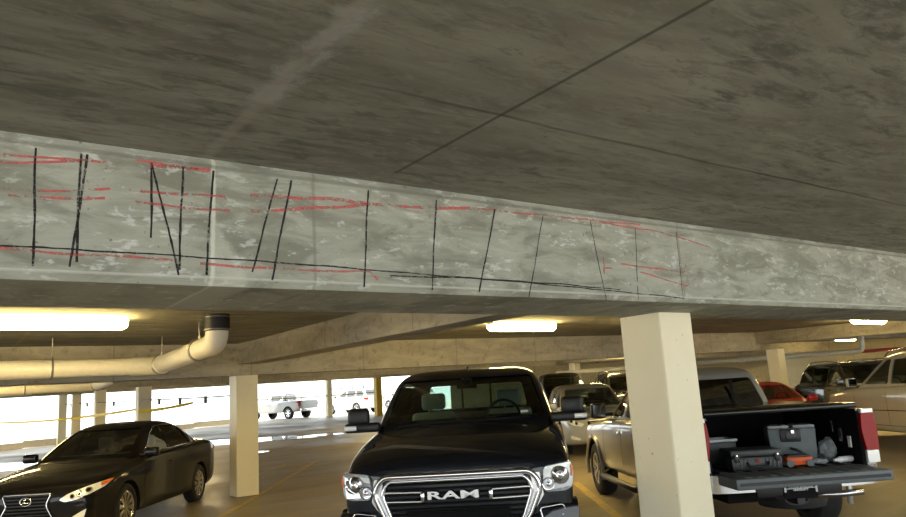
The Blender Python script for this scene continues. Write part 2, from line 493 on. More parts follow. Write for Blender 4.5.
def column(u, v, w=.43, mat='cream', label='', ztop=ZB, wpos=None):
    """u,v is the corner nearest the camera"""
    bm = bmesh.new()
    box(bm, (0, 0, ztop/2+.15), (w, w, ztop+.3), None, .018)
    p = g2w(u+w/2, v+w/2) if wpos is None else Vector((wpos[0], wpos[1], 0))
    for vv in bm.verts:                                   # stands just on the sloping floor
        vv.co.z = max(vv.co.z, 0)
    for vv in bm.verts:
        vv.co.z = min(vv.co.z, ztop)
    o = obj('column', bm, M[mat]); o.location = (p.x, p.y, lift(p.y)); o.rotation_euler = (0, 0, ANG)
    tag(o, label, None, None, 'structure')
    return o
column(4.84, 3.83, label='big cream column in front of the silver pickup')
column(4.64, 13.73, label='cream column beside the black sedan')
P152 = (-8.78, 20.6); 
column(4.75, 22.6, .38, label='cream column with yellow caution tape', ztop=2.26)
column(4.62, 28.8, .36, label='cream column behind the black sedan roof, nearest of three', ztop=2.855)
column(4.45, 33.0, .33, label='cream column behind the black sedan windscreen, middle of three', ztop=2.855)
column(4.45, 37.0, .33, label='cream column furthest left behind the black sedan', ztop=2.855)
column(21.75, 12.75, .40, label='cream column behind the red car')
column(22.0, 22.1, .34, label='cream column far behind the roof racks', ztop=2.3)
column(0, 0, .38, 'yellow', 'yellow painted column beside the far white cars', 2.4, (-5.1, 44.5))
column(0, 0, .34, 'cream', 'slim cream column between the far pickup and the white car', 2.6, (-8.6, 47.2))

# walls: cream end wall on the right, low parapet on the left
bm = bmesh.new(); long_box(bm, 45.8, 46, -4.2, 29.4, 0, ZS)
gobj('wall_right', bm, M['wall'])
bm = bmesh.new(); box(bm, (9.9, far-.12, lift(far)+ZS/2), (21.2, .2, ZS))
o = obj('wall_back', bm, M['wall']); o['kind'] = 'structure'
bm = bmesh.new()
pl = [(-24.0, 14), (-21.5, 30), (-14.6, far-1)]
for a, b in zip(pl, pl[1:]):
    d = Vector((b[0]-a[0], b[1]-a[1], 0)); L = d.length; n = int(L/4)+1
    for i in range(n):
        p = Vector((a[0], a[1], 0)) + d*((i+.5)/n)
        z = lift(p.y)
        box(bm, (p.x, p.y, z+.16), (.18, L/n, .32), Matrix.Rotation(math.atan2(d.y, d.x)-PI/2, 3, 'Z'))
o = obj('wall_left', bm, M['parapet']); o['kind'] = 'structure'

# ground outside: sunlit open deck beyond the edge, and the street behind the camera
def flat(name, pts, z, mat):
    bm = bmesh.new()
    A = [bm.verts.new((x, y, z-.15)) for x, y in pts]; B = [bm.verts.new((x, y, z)) for x, y in pts]; n = len(pts)
    bm.faces.new(A[::-1]); bm.faces.new(B)
    for i in range(n): bm.faces.new((A[i], A[(i+1) % n], B[(i+1) % n], B[i]))
    o = obj(name, bm, mat); o['kind'] = 'structure'; return o
bm = bmesh.new()
for (x0, x1, y0, y1) in ((-40, 30, far, 110),):
    a = [bm.verts.new(p) for p in ((x0, y0, lift(y0)), (x1, y0, lift(y0)), (x1, y1, lift(y0)), (x0, y1, lift(y0)))]
    b = [bm.verts.new(v.co - Vector((0, 0, .2))) for v in a]
    bm.faces.new(a); bm.faces.new(b[::-1])
    for i in range(4): bm.faces.new((a[i], b[i], b[(i+1) % 4], a[(i+1) % 4]))
o = obj('ground_far_deck', bm, M['deck']); o['kind'] = 'structure'
flat('ground', [(-130, -120), (130, -120), (130, 140), (-130, 140)], -.9, M['deck'])

# ------------------------------------------------------------------ inspection marks on the beam
def stroke(pts, w, mat, name, wob=.004):
    bm = bmesh.new()
    P_ = []
    for (a, b) in zip(pts, pts[1:]):
        A = Vector(a); B = Vector(b); n = max(2, int((B-A).length/.03))
        for i in range(n): P_.append(A.lerp(B, i/n))
    P_.append(Vector(pts[-1]))
    L = []; R_ = []
    ph = random.random()*9
    for i, p in enumerate(P_):
        t = (P_[min(i+1, len(P_)-1)] - P_[max(i-1, 0)]).normalized(); nn = Vector((-t.y, t.x))
        ww = w*(.75+.5*random.random())*.5; off = wob*math.sin(i*.45+ph)*.4 + random.uniform(-1, 1)*wob*.25
        for s, LL in ((1, L), (-1, R_)):
            q = p + nn*(off + s*ww)
            LL.append((q.x, q.y))
    for i in range(len(L)-1):
        f = [L[i], L[i+1], R_[i+1], R_[i]]
        bm.faces.new([bm.verts.new((q[0], V0-.0015, q[1])) for q in f])
    bmesh.ops.remove_doubles(bm, verts=bm.verts, dist=1e-6)
    bm.normal_update()
    return obj(name, bm, mat, near_beam)
BLACK = [[(0.271,2.8),(0.282,2.302)],[(0.439,2.8),(0.436,2.327)],[(0.466,2.8),(0.414,2.305)],[(0.726,2.8),(0.728,2.452)],[(0.726,2.8),(0.85,2.291)],[(0.862,2.8),(0.849,2.314)],[(1.0,2.8),(0.969,2.296)],[(1.317,2.8),(1.185,2.32)],[(1.391,2.8),(1.283,2.286)],[(1.831,2.8),(1.784,2.269)],[(2.274,2.793),(2.211,2.267)],[(2.708,2.783),(2.541,2.266)],[(3.102,2.783),(2.926,2.247)],[(3.53,2.775),(3.61,2.245)],[(3.985,2.772),(3.933,2.253)],[(4.446,2.78),(4.435,2.28)],[(-0.9,2.4),(0.186,2.378),(0.603,2.38),(1.429,2.372),(2.137,2.354),(2.863,2.338),(4.446,2.28)],[(1.944,2.335),(2.482,2.346),(3.198,2.338),(3.758,2.318)]]
RED = [[(-0.33199999999999996,2.744),(0.168,2.754),(0.361,2.769),(0.554,2.774)],[(-0.33099999999999996,2.7140000000000004),(0.169,2.724),(0.437,2.762)],[(0.655,2.8),(0.94,2.8)],[(0.719,2.783),(0.986,2.8)],[(-0.325,2.5970000000000004),(0.175,2.607),(0.33,2.621),(0.557,2.657)],[(0.176,2.583),(0.367,2.595),(0.538,2.614)],[(0.679,2.662),(1.057,2.676)],[(0.659,2.609),(0.851,2.606),(1.08,2.61)],[(1.178,2.695),(1.604,2.726),(2.028,2.727),(2.591,2.772)],[(1.178,2.619),(1.436,2.655),(1.66,2.689),(1.84,2.724)],[(-0.314,2.3560000000000003),(0.186,2.366),(0.376,2.361),(0.853,2.359)],[(0.942,2.346),(1.429,2.342),(1.823,2.351),(1.869,2.31)],[(2.591,2.772),(3.252,2.784),(4.043,2.799)],[(3.531,2.782),(4.258,2.765),(4.848,2.692)],[(3.624,2.546),(3.616,2.422),(3.622,2.463),(3.701,2.467)],[(3.786,2.5),(4.472,2.476),(4.562,2.511)],[(3.986,2.453),(4.534,2.365)],[(4.506,2.531),(4.513,2.38)]]
for i, s in enumerate(BLACK):
    o = stroke(s, .0095 if i < 12 else .007, M['black_crayon'], 'black_mark')
    if i >= 16: o['label'] = 'long thin black line along the foot of the beam'
for i, s in enumerate(RED):
    stroke(s, .017 if i in (3, 8, 9) else .011, M['red_crayon'], 'red_mark', .006)

# ------------------------------------------------------------------ painted lines and water on the floor
def stripe(p, q, w, mat, label, name='parking_stripe', cat='painted line', group=None):
    p = Vector((*p, 0)); q = Vector((*q, 0)); d = (q-p); L = d.length; n = max(1, int(L/2))
    bm = bmesh.new(); s = Vector((-d.y, d.x, 0)).normalized()*w/2
    rows = []
    for i in range(n+1):
        c = p + d*(i/n)
        rows.append([bm.verts.new((c + s*k + Vector((0, 0, lift((c+s*k).y)+.004)))) for k in (-1, 1)])
    for a, b in zip(rows, rows[1:]): bm.faces.new((a[0], b[0], b[1], a[1]))
    r = bmesh.ops.extrude_face_region(bm, geom=bm.faces[:])
    bmesh.ops.translate(bm, vec=(0, 0, -.0035), verts=[v for v in r['geom'] if isinstance(v, bmesh.types.BMVert)])
    o = obj(name, bm, mat); return tag(o, label, cat, group)
stripe((1.92, 5.0), (1.92, 13.2), .12, M['ypaint'], 'yellow parking line between the black pickup and the silver pickup')
stripe((-3.86, 6.0), (-3.98, 19.6), .11, M['ypaint'], 'yellow parking line passing the foot of the cream column')
stripe((-4.9, 17.2), (-4.72, 19.4), .10, M['ypaint'], 'short faint yellow line behind the cream column')
stripe((-7.75, 36.0), (-9.3, 49.0), .16, M['wpaint'], 'pale parking line below the gap between the far vehicles')
stripe((-11.3, 40.0), (-11.6, 45.5), .16, M['wpaint'], 'pale parking line below the far silver pickup')
def puddle(cx, cy, rx, ry, rot, label):
    bm = bmesh.new(); n = 48; vs = []
    for k in range(n):
        t = 2*PI*k/n; r = 1 + .16*math.sin(3*t+1) + .1*math.sin(7*t) + .06*math.sin(13*t+2)
        x = rx*r*math.cos(t); y = ry*r*math.sin(t)
        X = cx + x*math.cos(rot)-y*math.sin(rot); Y = cy + x*math.sin(rot)+y*math.cos(rot)
        vs.append(bm.verts.new((X, Y, lift(cy)+(Y-cy)*(.018 if cy > 13 else 0)+.006)))
    bm.faces.new(vs)
    r = bmesh.ops.extrude_face_region(bm, geom=bm.faces[:])
    bmesh.ops.translate(bm, vec=(0, 0, -.005), verts=[v for v in r['geom'] if isinstance(v, bmesh.types.BMVert)])
    tag(obj('puddle', bm, M['water']), label, 'puddle')
puddle(-8.7, 29.6, 3.2, 1.5, 0.1, 'wide shallow puddle mirroring the daylight behind the cream column')
puddle(-6.7, 23.6, .35, .5, 0.1, 'small puddle just right of the cream column')
puddle(-16.2, 23.5, 4.2, 2.2, 0.2, 'puddle on the floor to the left of the black sedan')

# ------------------------------------------------------------------ lamps
def lamp(u, v, L, label, dirv=False):
    p = g2w(u, v)
    z = ZS + lift(p.y)
    t = empty('ceiling_light', (p.x, p.y, z), ANG + (PI/2 if dirv else 0), label, 'light', 'fluorescent wraparound fixtures')
    bm = bmesh.new(); box(bm, (0, 0, -.02), (L, .17, .04), None, .005); obj('housing', bm, M['fixture'], t)
    bm = bmesh.new()
    rings = []
    for x, s in ((-L/2, .72), (-L/2+.03, .92), (-L/2+.06, 1), (L/2-.06, 1), (L/2-.03, .92), (L/2, .72)):
        ring = []
        for k in range(9):
            a = PI*k/8
            yy = -math.cos(a)*.125*s; zz = -.04 - (math.sin(a)**.75)*.115*s
            ring.append(bm.verts.new((x, yy, zz)))
        rings.append(ring)
    for A, B in zip(rings, rings[1:]):
        for k in range(8): bm.faces.new((A[k], A[k+1], B[k+1], B[k]))
        bm.faces.new((A[8], A[0], B[0], B[8]))
    bm.faces.new(rings[0]); bm.faces.new(rings[-1][::-1])
    obj('diffuser', bm, M['diffuser'], t, True, 50)
    return t
lamp(.80, 9.5, 2.1, 'long glowing ceiling light above the pipes at the left')
lamp(8.5, 9.75, 1.5, 'glowing ceiling light above the black pickup cab')
lamp(11.3, 9.0, 1.1, 'ceiling light hidden behind the big column')
lamp(20.1, 9.1, 1.6, 'glowing ceiling light right of the big column, nearest of two there')
lamp(41.5, 20.2, 2.0, 'smaller glowing ceiling light beside the drain pipe elbow')
lamp(.9, 18.6, 1.5, 'small far ceiling light under the second pipe')
lamp(.2, 26.5, 1.5, 'tiny far ceiling light at the left edge')
lamp(12.5, 18.6, 1.5, 'far ceiling light above the black pickup roof')
lamp(20.5, 19.0, 1.5, 'far ceiling light behind the beam by the roof racks')
lamp(30.0, 20.0, 1.5, 'far ceiling light in front of the cream wall')
lamp(30.0, 27.0, 1.5, 'far ceiling light lighting the cream wall')
lamp(8.0, 28.0, 1.5, 'far ceiling light over the empty lane')
lamp(16.0, 29.0, 1.5, 'far ceiling light over the back lane')
lamp(29.0, 5.5, 1.5, 'far ceiling light over the parked cars on the right')
lamp(13.0, .2, 1.5, 'ceiling light over the right hand aisle near the camera')

# ------------------------------------------------------------------ pipes
def W(u, v, z):
    p = g2w(u, v, z); p.z += lift(p.y); return p
def bend(a, c, b, n=7, r=.3):
    a, c, b = Vector(a), Vector(c), Vector(b)
    p = c + (a-c).normalized()*r; q = c + (b-c).normalized()*r
    return [p*(1-t)**2 + c*2*t*(1-t) + q*t*t for t in [i/n for i in range(n+1)]]
def pipe_run(label, u, va, vb, uend, r, z1, z2, zl):
    t = empty('drain_pipe', W(u, va, ZS), 0, label, 'pipe')
    inv = Matrix.Translation(-t.location)
    def T(pts): return [Vector(p) - t.location for p in pts]
    A = W(u, va, ZS); B = W(u, va, z1); C = W(u, vb, z2); D = W(uend, vb, zl)
    # vertical stub + elbow
    bm = bmesh.new(); e = bend(A, B, C, 10, r*1.55)
    tube(bm, T([A] + e + [e[-1]+(C-B).normalized()*r*.5]), r*1.05, 24); obj('elbow', bm, M['pvc'], t, True, 60)
    bm = bmesh.new(); cyl(bm, T([A])[0], T([A - Vector((0, 0, r*1.55))])[0], r*1.16, 24)
    cp = obj('rubber_coupling', bm, M['rubber'], t, True, 40); cp['label'] = 'black rubber coupling'
    bm = bmesh.new()
    for dz in (.03, r*1.42):
        q = A - Vector((0, 0, dz)); tube(bm, T([q + Vector((math.cos(k*PI/12), math.sin(k*PI/12), 0))*r*1.175 for k in range(24)]), .011, 6, True)
    obj('clamp_band', bm, M['steel'], cp, True)
    e2 = bend(B, C, D, 8, r*1.2)
    bm = bmesh.new(); tube(bm, T([e[-1]] + [e2[0]]), r, 24); obj('pipe_section', bm, M['pvc'], t, True, 60)
    bm = bmesh.new(); tube(bm, T([e2[0]+(B-C).normalized()*.12] + e2 + [e2[-1]+(D-C).normalized()*.25]), r*1.07, 24); obj('elbow', bm, M['pvc'], t, True, 60)
    bm = bmesh.new(); tube(bm, T([e2[-1], D]), r, 24); obj('pipe_section', bm, M['pvc'], t, True, 60)
    # joint collars
    for f in (.28, .75):
        p = C.lerp(D, f); d = (D-C).normalized()
        bm = bmesh.new(); tube(bm, T([p-d*.09, p+d*.09]), r*1.06, 24); obj('collar', bm, M['pvc'], t, True, 60)
    # clevis hangers with rods
    for p, d in ((B.lerp(C, .26), (C-B).normalized()), (B.lerp(C, .93), (C-B).normalized()), (C.lerp(D, .17), (D-C).normalized()), (C.lerp(D, .55), (D-C).normalized())):
        bm = bmesh.new(); s = Vector((-d.y, d.x, 0)).normalized()
        ring = [p + (s*math.cos(k*PI/12) + Vector((0, 0, 1))*math.sin(k*PI/12))*r*1.1 for k in range(24)]
        tube(bm, T(ring), .016, 6, True)
        zt = ZS + lift(p.y) - .003
        cyl(bm, T([p+Vector((0, 0, r*1.08))])[0], T([Vector((p.x, p.y, max(zt, p.z+r*1.2)))])[0], .009, 8)
        box(bm, T([p+Vector((0, 0, r*1.15))])[0], (.03, .03, .05))
        obj('hanger', bm, M['steel'], t, True, 50)
    return t
pipe_run('large white drain pipe with black coupling beside the sedan column', 2.85, 9.15, 12.15, -6, .135, 2.50, 2.40, 2.385)
pipe_run('second white drain pipe, behind the large one at the left', 3.3, 17.0, 20.6, -6, .135, 2.5, 2.34, 2.32)
pipe_run('third white drain pipe, furthest back at the left', 2.6, 26.2, 29.6, -6, .135, 2.55, 2.42, 2.40)

def Wp(x, y, z): return Vector((x, y, z))
def simple_pipe(pts, r, label, mat, name='drain_pipe', cat='pipe', joints=True):
    t = empty(name, pts[0], 0, label, cat)
    T = lambda P_: [Vector(p)-Vector(pts[0]) for p in P_]
    path = [Vector(pts[0])]
    for a, b, c in zip(pts, pts[1:], pts[2:]): path += bend(a, b, c, 6, r*2)
    path.append(Vector(pts[-1]))
    bm = bmesh.new(); tube(bm, T(path), r, 14); obj('pipe_section', bm, mat, t, True, 60)
    if joints:
        n = max(2, int((Vector(pts[1])-Vector(pts[0])).length/3.5))
        for i in range(1, n):
            p = Vector(pts[0]).lerp(Vector(pts[1]), i/n); d = (Vector(pts[1])-Vector(pts[0])).normalized()
            bm = bmesh.new(); tube(bm, T([p-d*.1, p+d*.1]), r*1.25, 14); obj('collar', bm, mat, t, True, 60)
            bm = bmesh.new(); zz = ZS+lift(p.y)-.003
            cyl(bm, T([p+Vector((0, 0, r))])[0], T([Vector((p.x, p.y, max(zz, p.z+r+.05)))])[0], .01, 6); obj('hanger', bm, M['steel'], t)
    return t

# cables with clips and warning tape across the open side
def cable(a, b, sag, r, label, knobs=3):
    t = empty('barrier_cable', a, 0, label, 'cable'); A = Vector(a); B = Vector(b)
    pts = [A.lerp(B, i/24) - Vector((0, 0, sag*4*(i/24)*(1-i/24))) - A for i in range(25)]
    bm = bmesh.new(); tube(bm, pts, r*1.5, 6); obj('wire', bm, M['cable'], t, True)
    for k in range(knobs):
        p = pts[int(24*(k+1)/(knobs+1))]; bm = bmesh.new(); box(bm, p - Vector((0, 0, .05)), (.06, .06, .16), None, .01); obj('clip', bm, M['cable'], t)
def tape(a, b, sag, h, label):
    A = Vector(a); B = Vector(b); bm = bmesh.new(); rows = []
    n = 40
    for i in range(n+1):
        p = A.lerp(B, i/n) - Vector((0, 0, sag*4*(i/n)*(1-i/n)))
        tw = .35*math.sin(i*.35)+.3
        rows.append([bm.verts.new(p + Vector((0, math.sin(tw)*h/2*s, math.cos(tw)*h/2*s))) for s in (-1, 1)])
    for p, q in zip(rows, rows[1:]): bm.faces.new((p[0], q[0], q[1], p[1]))
    r = bmesh.ops.extrude_face_region(bm, geom=bm.faces[:]); bmesh.ops.translate(bm, vec=(0, .002, 0), verts=[v for v in r['geom'] if isinstance(v, bmesh.types.BMVert)])
    tag(obj('caution_tape', bm, M['tape']), label, 'tape')

# ------------------------------------------------------------------ camera
R = [[0.99811, 0.06152, 0.0], [0.0113, -0.18336, -0.98298], [-0.06048, 0.98112, -0.18371]]
cam = bpy.data.cameras.new('camera'); co = bpy.data.objects.new('camera', cam); COL.objects.link(co)
co.matrix_world = Matrix.Translation((0, 0, EYE)) @ Matrix(R).to_4x4()
cam.sensor_width = 36; cam.lens = 36*715/906; cam.clip_start = .05; cam.clip_end = 500
scene.camera = co

# ------------------------------------------------------------------ daylight
w = bpy.data.worlds.new('sky'); scene.world = w; w.use_nodes = True
nt = w.node_tree; bg = nt.nodes['Background']
bg.inputs['Color'].default_value = (.90, .97, 1.0, 1); bg.inputs['Strength'].default_value = 2.7
sun = bpy.data.lights.new('sun', 'SUN'); so = bpy.data.objects.new('sun', sun); COL.objects.link(so)
sun.energy = 9.0; sun.angle = math.radians(2); sun.color = (1, .96, .88)
so.rotation_euler = (math.radians(28), math.radians(-22), 0)

vs = scene.view_settings
vs.view_transform = 'Standard'; vs.look = 'None'; vs.gamma = 1; vs.use_curve_mapping = False
vs.exposure = 0.32
# ------------------------------------------------------------------ vehicle tools
def lerp_table(tab, k, x):
    """tab rows sorted by row[0]; value of column k at x"""
    if x <= tab[0][0]: return tab[0][k]
    for a, b in zip(tab, tab[1:]):
        if x <= b[0]:
            t = (x-a[0])/(b[0]-a[0]); return a[k]*(1-t)+b[k]*t
    return tab[-1][k]

def body_shell(name, st, mat, parent, arches, bed=None, sub=2, dome=False):
    bm = bmesh.new(); rings = []
    for (y, w, wt, zb, zs, zt) in st:
        h = zs-zb
        half = [(0, zb), (w*.6, zb), (w*.93, zb), (w*.985, zb+.07*h), (w*.995, zb+.3*h), (w, zb+.55*h), (w*.995, zb+.8*h), (w*.975, zs-.03), (w*.94, zs+.005), (wt, zs+(zt-zs)*.45)]
        if dome: half += [(wt*.80, zs+(zt-zs)*.62), (wt*.68, zt-.008), (wt*.3, zt)]
        else: half += [(wt*.7, zt-.18*(zt-zs)), (wt*.35, zt-.02*(zt-zs))]
        half.append((0, zt))
        pts = half + [(-x, z) for x, z in half[-2:0:-1]]
        rings.append([bm.verts.new((x, y, z)) for x, z in pts])
    n = len(rings[0])
    for A, B in zip(rings, rings[1:]):
        for k in range(n): bm.faces.new((A[k], A[(k+1) % n], B[(k+1) % n], B[k]))
    bm.faces.new(rings[0]); bm.faces.new(rings[-1][::-1])
    o = obj(name, bm, mat, None, True)
    m = o.modifiers.new('s', 'SUBSURF'); m.levels = sub; m.render_levels = sub
    bake(o)
    # wheel arches
    for (y, z, r) in arches:
        for s in (-1, 1):
            c = bmesh.new(); cyl(c, (s*.58, y, z), (s*1.6, y, z), r, 40)
            co = obj('cut', c, M['dark'])
            b = o.modifiers.new('b', 'BOOLEAN'); b.operation = 'DIFFERENCE'; b.object = co; b.solver = 'EXACT'; bake(o)
            bpy.data.objects.remove(co)
    if bed:
        c = bmesh.new(); box(c, bed[0], bed[1])
        co = obj('cut', c, M['dark'])
        b = o.modifiers.new('b', 'BOOLEAN'); b.operation = 'DIFFERENCE'; b.object = co; b.solver = 'EXACT'; bake(o)
        bpy.data.objects.remove(co)
    me = o.data
    # dark liners inside the arches and the bed
    if len(me.materials) < 2: me.materials.append(M['dark'])
    di = [i for i, m_ in enumerate(me.materials) if m_ == M['dark']][0]
    for p in me.polygons:
        c = p.center; inside = False
        for (y, z, r) in arches:
            rad = math.hypot(c.y-y, c.z-z)
            if abs(c.x) > .55 and abs(rad-r) < .02 and abs(p.normal.x) < .5: inside = True
            if abs(abs(c.x)-.58) < .01 and rad < r+.01: inside = True
        if bed:
            (bx, by, bz), (sx, sy, sz) = bed
            if abs(c.x-bx) < sx/2+.005 and abs(c.y-by) < sy/2+.005 and c.z > bz-sz/2-.005 and not (p.normal.z > .5 and c.z > bz-sz/2+.1): inside = True
        p.material_index = di if inside else 0
        p.use_smooth = True
    me.set_sharp_from_angle(angle=math.radians(38))
    o.parent = parent
    return o

def cab_shell(name, lay, mat, parent, ws, sides, rw, bulge=.10, sub=2, hollow=True):
    """greenhouse built from level outlines; returns (shell, uncut surface for the panes)"""
    bm = bmesh.new(); rings = []
    for (z, w, yf, yr) in lay:
        L = yr-yf; b = bulge*min(1, w/.7)
        half = [(0, yf-b), (w*.55, yf-b*.72), (w*.88, yf-b*.05), (w*.97, yf+min(.12, L*.1)), (w, yf+L*.33), (w, yf+L*.62), (w*.97, yr-min(.14, L*.1)), (w*.88, yr+b*.1), (w*.55, yr+b*.45), (0, yr+b*.6)]
        pts = half + [(-x, y) for x, y in half[-2:0:-1]]
        rings.append([bm.verts.new((x, y, z)) for x, y in pts])
    n = len(rings[0])
    for A, B in zip(rings, rings[1:]):
        for k in range(n): bm.faces.new((A[k], A[(k+1) % n], B[(k+1) % n], B[k]))
    bm.faces.new(rings[-1])
    o = obj(name, bm, mat, None, True)
    m = o.modifiers.new('s', 'SUBSURF'); m.levels = sub; m.render_levels = sub
    bake(o)
    b2 = bmesh.new(); b2.from_mesh(o.data); b2.faces.ensure_lookup_table()
    bvh = BVHTree.FromBMesh(b2); b2.free()
    if hollow:
        m = o.modifiers.new('t', 'SOLIDIFY'); m.thickness = .035; m.offset = -1; bake(o)
        cuts = [('y', ws, -1.0, lerp_table(lay, 2, ws[-1][1] if False else max(p[1] for p in ws))+.22)]
        if rw: cuts.append(('y', rw, lerp_table(lay, 3, max(p[1] for p in rw))-.22, 9))
        for s in sides: cuts += [('x', s, .3, 2), ('x', s, -2, -.3)]
        for ax, poly, a, b in cuts:
            c = bmesh.new(); prism(c, smooth_poly(poly, .04, 3), ax, a, b)
            co = obj('cut', c, M['dark'])
            k = o.modifiers.new('b', 'BOOLEAN'); k.operation = 'DIFFERENCE'; k.object = co; k.solver = 'EXACT'; bake(o)
            bpy.data.objects.remove(co)
    for p in o.data.polygons: p.use_smooth = True; p.material_index = 0
    o.data.set_sharp_from_angle(angle=math.radians(35))
    o.parent = parent
    return o, bvh

def bvh_of(o):
    b = bmesh.new(); b.from_mesh(o.data); t = BVHTree.FromBMesh(b); b.free(); return t

def decal(name, poly, axis, sign, bvh, off, thick, mat, parent, grid=.06, back=False, smooth=True):
    """a panel that follows a curved surface: lies on it along the axis, with its own thickness"""
    bm = bmesh.new()
    v3 = []
    for p in poly:
        v3.append(bm.verts.new((0, p[0], p[1]) if axis == 'x' else ((p[0], 0, p[1]) if axis == 'y' else (p[0], p[1], 0))))
    bm.faces.new(v3)
    ax2 = {'x': (1, 2), 'y': (0, 2), 'z': (0, 1)}[axis]
    for j, k in enumerate(ax2):
        lo = min(p[j] for p in poly); hi = max(p[j] for p in poly); t = lo + grid
        while t < hi-1e-4:
            n = [0, 0, 0]; n[k] = 1; c = [0, 0, 0]; c[k] = t
            bmesh.ops.bisect_plane(bm, geom=bm.verts[:]+bm.edges[:]+bm.faces[:], plane_co=c, plane_no=n); t += grid
    d = Vector((0, 0, 0)); i = 'xyz'.index(axis); d[i] = -sign
    norm = {}
    for v in bm.verts:
        o = v.co.copy(); o[i] = sign*8
        hit = bvh.ray_cast(o, d)
        if hit[0] is None:
            o[i] = 0; q = bvh.find_nearest(o); hp, hn = q[0], q[1]
        else: hp, hn = hit[0], hit[1]
        if hn.dot(d) > 0: hn = -hn
        hn = (hn - d*.6).normalized()
        v.co = hp + hn*off; norm[v] = hn
    if thick > 0:
        bm.verts.index_update()
        inner = {v: bm.verts.new(v.co + norm[v]*thick) for v in list(norm)}
        bnd = [e for e in bm.edges if len(e.link_faces) == 1]
        for f in list(bm.faces):
            bm.faces.new([inner[v] for v in f.verts])
        for e in bnd:
            a, b = e.verts; bm.faces.new((a, b, inner[b], inner[a]))
    return obj(name, bm, mat, parent, smooth, 30)

def wheel_mesh(r, w, rr, spokes, style='sedan'):
    """tyre and rim meshes, axis x, outer face towards +x"""
    bm = bmesh.new(); h = w/2
    prof = [(-h*.8, rr), (-h, rr+.02), (-h*1.02, (r+rr)/2), (-h*.9, r-.02), (-h*.75, r-.004), (-h*.3, r), (h*.3, r), (h*.75, r-.004), (h*.9, r-.02), (h*1.02, (r+rr)/2), (h, rr+.02), (h*.8, rr)]
    for i in (-1, 0, 1): pass
    rings = lathe(bm, prof, 40, 'x')
    tire = bpy.data.meshes.new('tire'); bmesh.ops.recalc_face_normals(bm, faces=bm.faces); bm.to_mesh(tire); bm.free()
    for p in tire.polygons: p.use_smooth = True
    tire.set_sharp_from_angle(angle=math.radians(45)); tire.materials.append(M['tire'])
    bm = bmesh.new()
    lathe(bm, [(h*.86, rr+.004), (h*.9, rr-.006), (h*.8, rr-.025), (h*.1, rr-.04), (-h*.6, rr-.03)], 40, 'x')
    lathe(bm, [(h*.1, rr*.95), (h*.0, rr*.3), (h*.0, .001)], 40, 'x')
    for f in bm.faces: f.material_index = 1 if f.calc_center_median().x < h*.35 else 0
    for k in range(spokes):
        a = 2*PI*k/spokes
        for da in ((-.10, .10) if style == 'twin' else (0,)):
            vs = box(bm, (0, 0, 0), (h*.22, .028 if style == 'twin' else .05, rr-.05))
            bmesh.ops.translate(bm, vec=(h*.62, 0, (rr+.02)/2), verts=vs)
            for v in vs:
                if v.co.z < rr*.4: v.co.y *= .8; v.co.x += h*.0
                else: v.co.y *= 1.35; v.co.x += h*.12
            bmesh.ops.rotate(bm, cent=(0, 0, 0), matrix=Matrix.Rotation(a+da, 3, 'X'), verts=vs)
    cyl(bm, (h*.45, 0, 0), (h*.82, 0, 0), rr*.2, 20)
    rim = bpy.data.meshes.new('rim'); bmesh.ops.recalc_face_normals(bm, faces=bm.faces); bm.to_mesh(rim); bm.free()
    rim.materials.append(M['satin']); rim.materials.append(M['dark'])
    for p in rim.polygons: p.use_smooth = True
    rim.set_sharp_from_angle(angle=math.radians(30))
    return tire, rim

def wheels(parent, ys, x, r, w, rr, spokes, style='sedan', detail=True):
    tire, rim = wheel_mesh(r, w, rr, spokes, style)
    for y in ys:
        for s in (1, -1):
            t = link('wheel', tire, None, parent); t.location = (s*(x-w/2), y, r)
            t.rotation_euler = (random.uniform(0, 1), 0, 0 if s > 0 else PI)
            link('rim', rim, None, t)

def seats(parent, xs, y, zc, mat, scale=1.0):
    for x in xs:
        bm = bmesh.new()
        box(bm, (x, y-.05, zc-.28), (.5*scale, .5, .16), None, .05)
        box(bm, (x, y+.22, zc+.02), (.48*scale, .14, .58), Matrix.Rotation(-.25, 3, 'X'), .05)
        s = obj('seat', bm, mat, parent, True, 50)
        bm = bmesh.new(); box(bm, (0, 0, 0), (.27*scale, .10, .20), None, .045)
        for v in bm.verts: v.co += Vector((x, y+.30, zc+.43))
        for dx in (-.06, .06): cyl(bm, (x+dx, y+.27, zc+.26), (x+dx, y+.295, zc+.36), .007, 6)
        obj('headrest', bm, mat, s, True, 50)

def steering(parent, x, y, z, r=.18):
    bm = bmesh.new()
    tube(bm, [(x+r*math.cos(k*PI/12), y+.08*math.sin(k*PI/12), z+r*.95*math.sin(k*PI/12)) for k in range(24)], .016, 8, True)
    box(bm, (x, y, z), (r*1.8, .03, .05)); box(bm, (x, y-.02, z-.08), (.05, .03, .15))
    obj('steering_wheel', bm, M['blackplastic'], parent, True, 50)

def mirror(parent, s, x, y, z, sx, sz, mat, glass=False):
    bm = bmesh.new(); box(bm, (s*(x+sx/2), y, z), (sx, .12, sz), None, .035)
    box(bm, (s*(x-.02), y+.02, z-sz*.25), (.16, .06, .05), None, .01)
    o = obj('side_mirror', bm, mat, parent, True, 50)
    bm = bmesh.new(); box(bm, (s*(x+sx/2), y+.062, z), (sx*.82, .006, sz*.8), None, .002)
    obj('mirror_glass', bm, M['mirrorglass'], o)
    return o

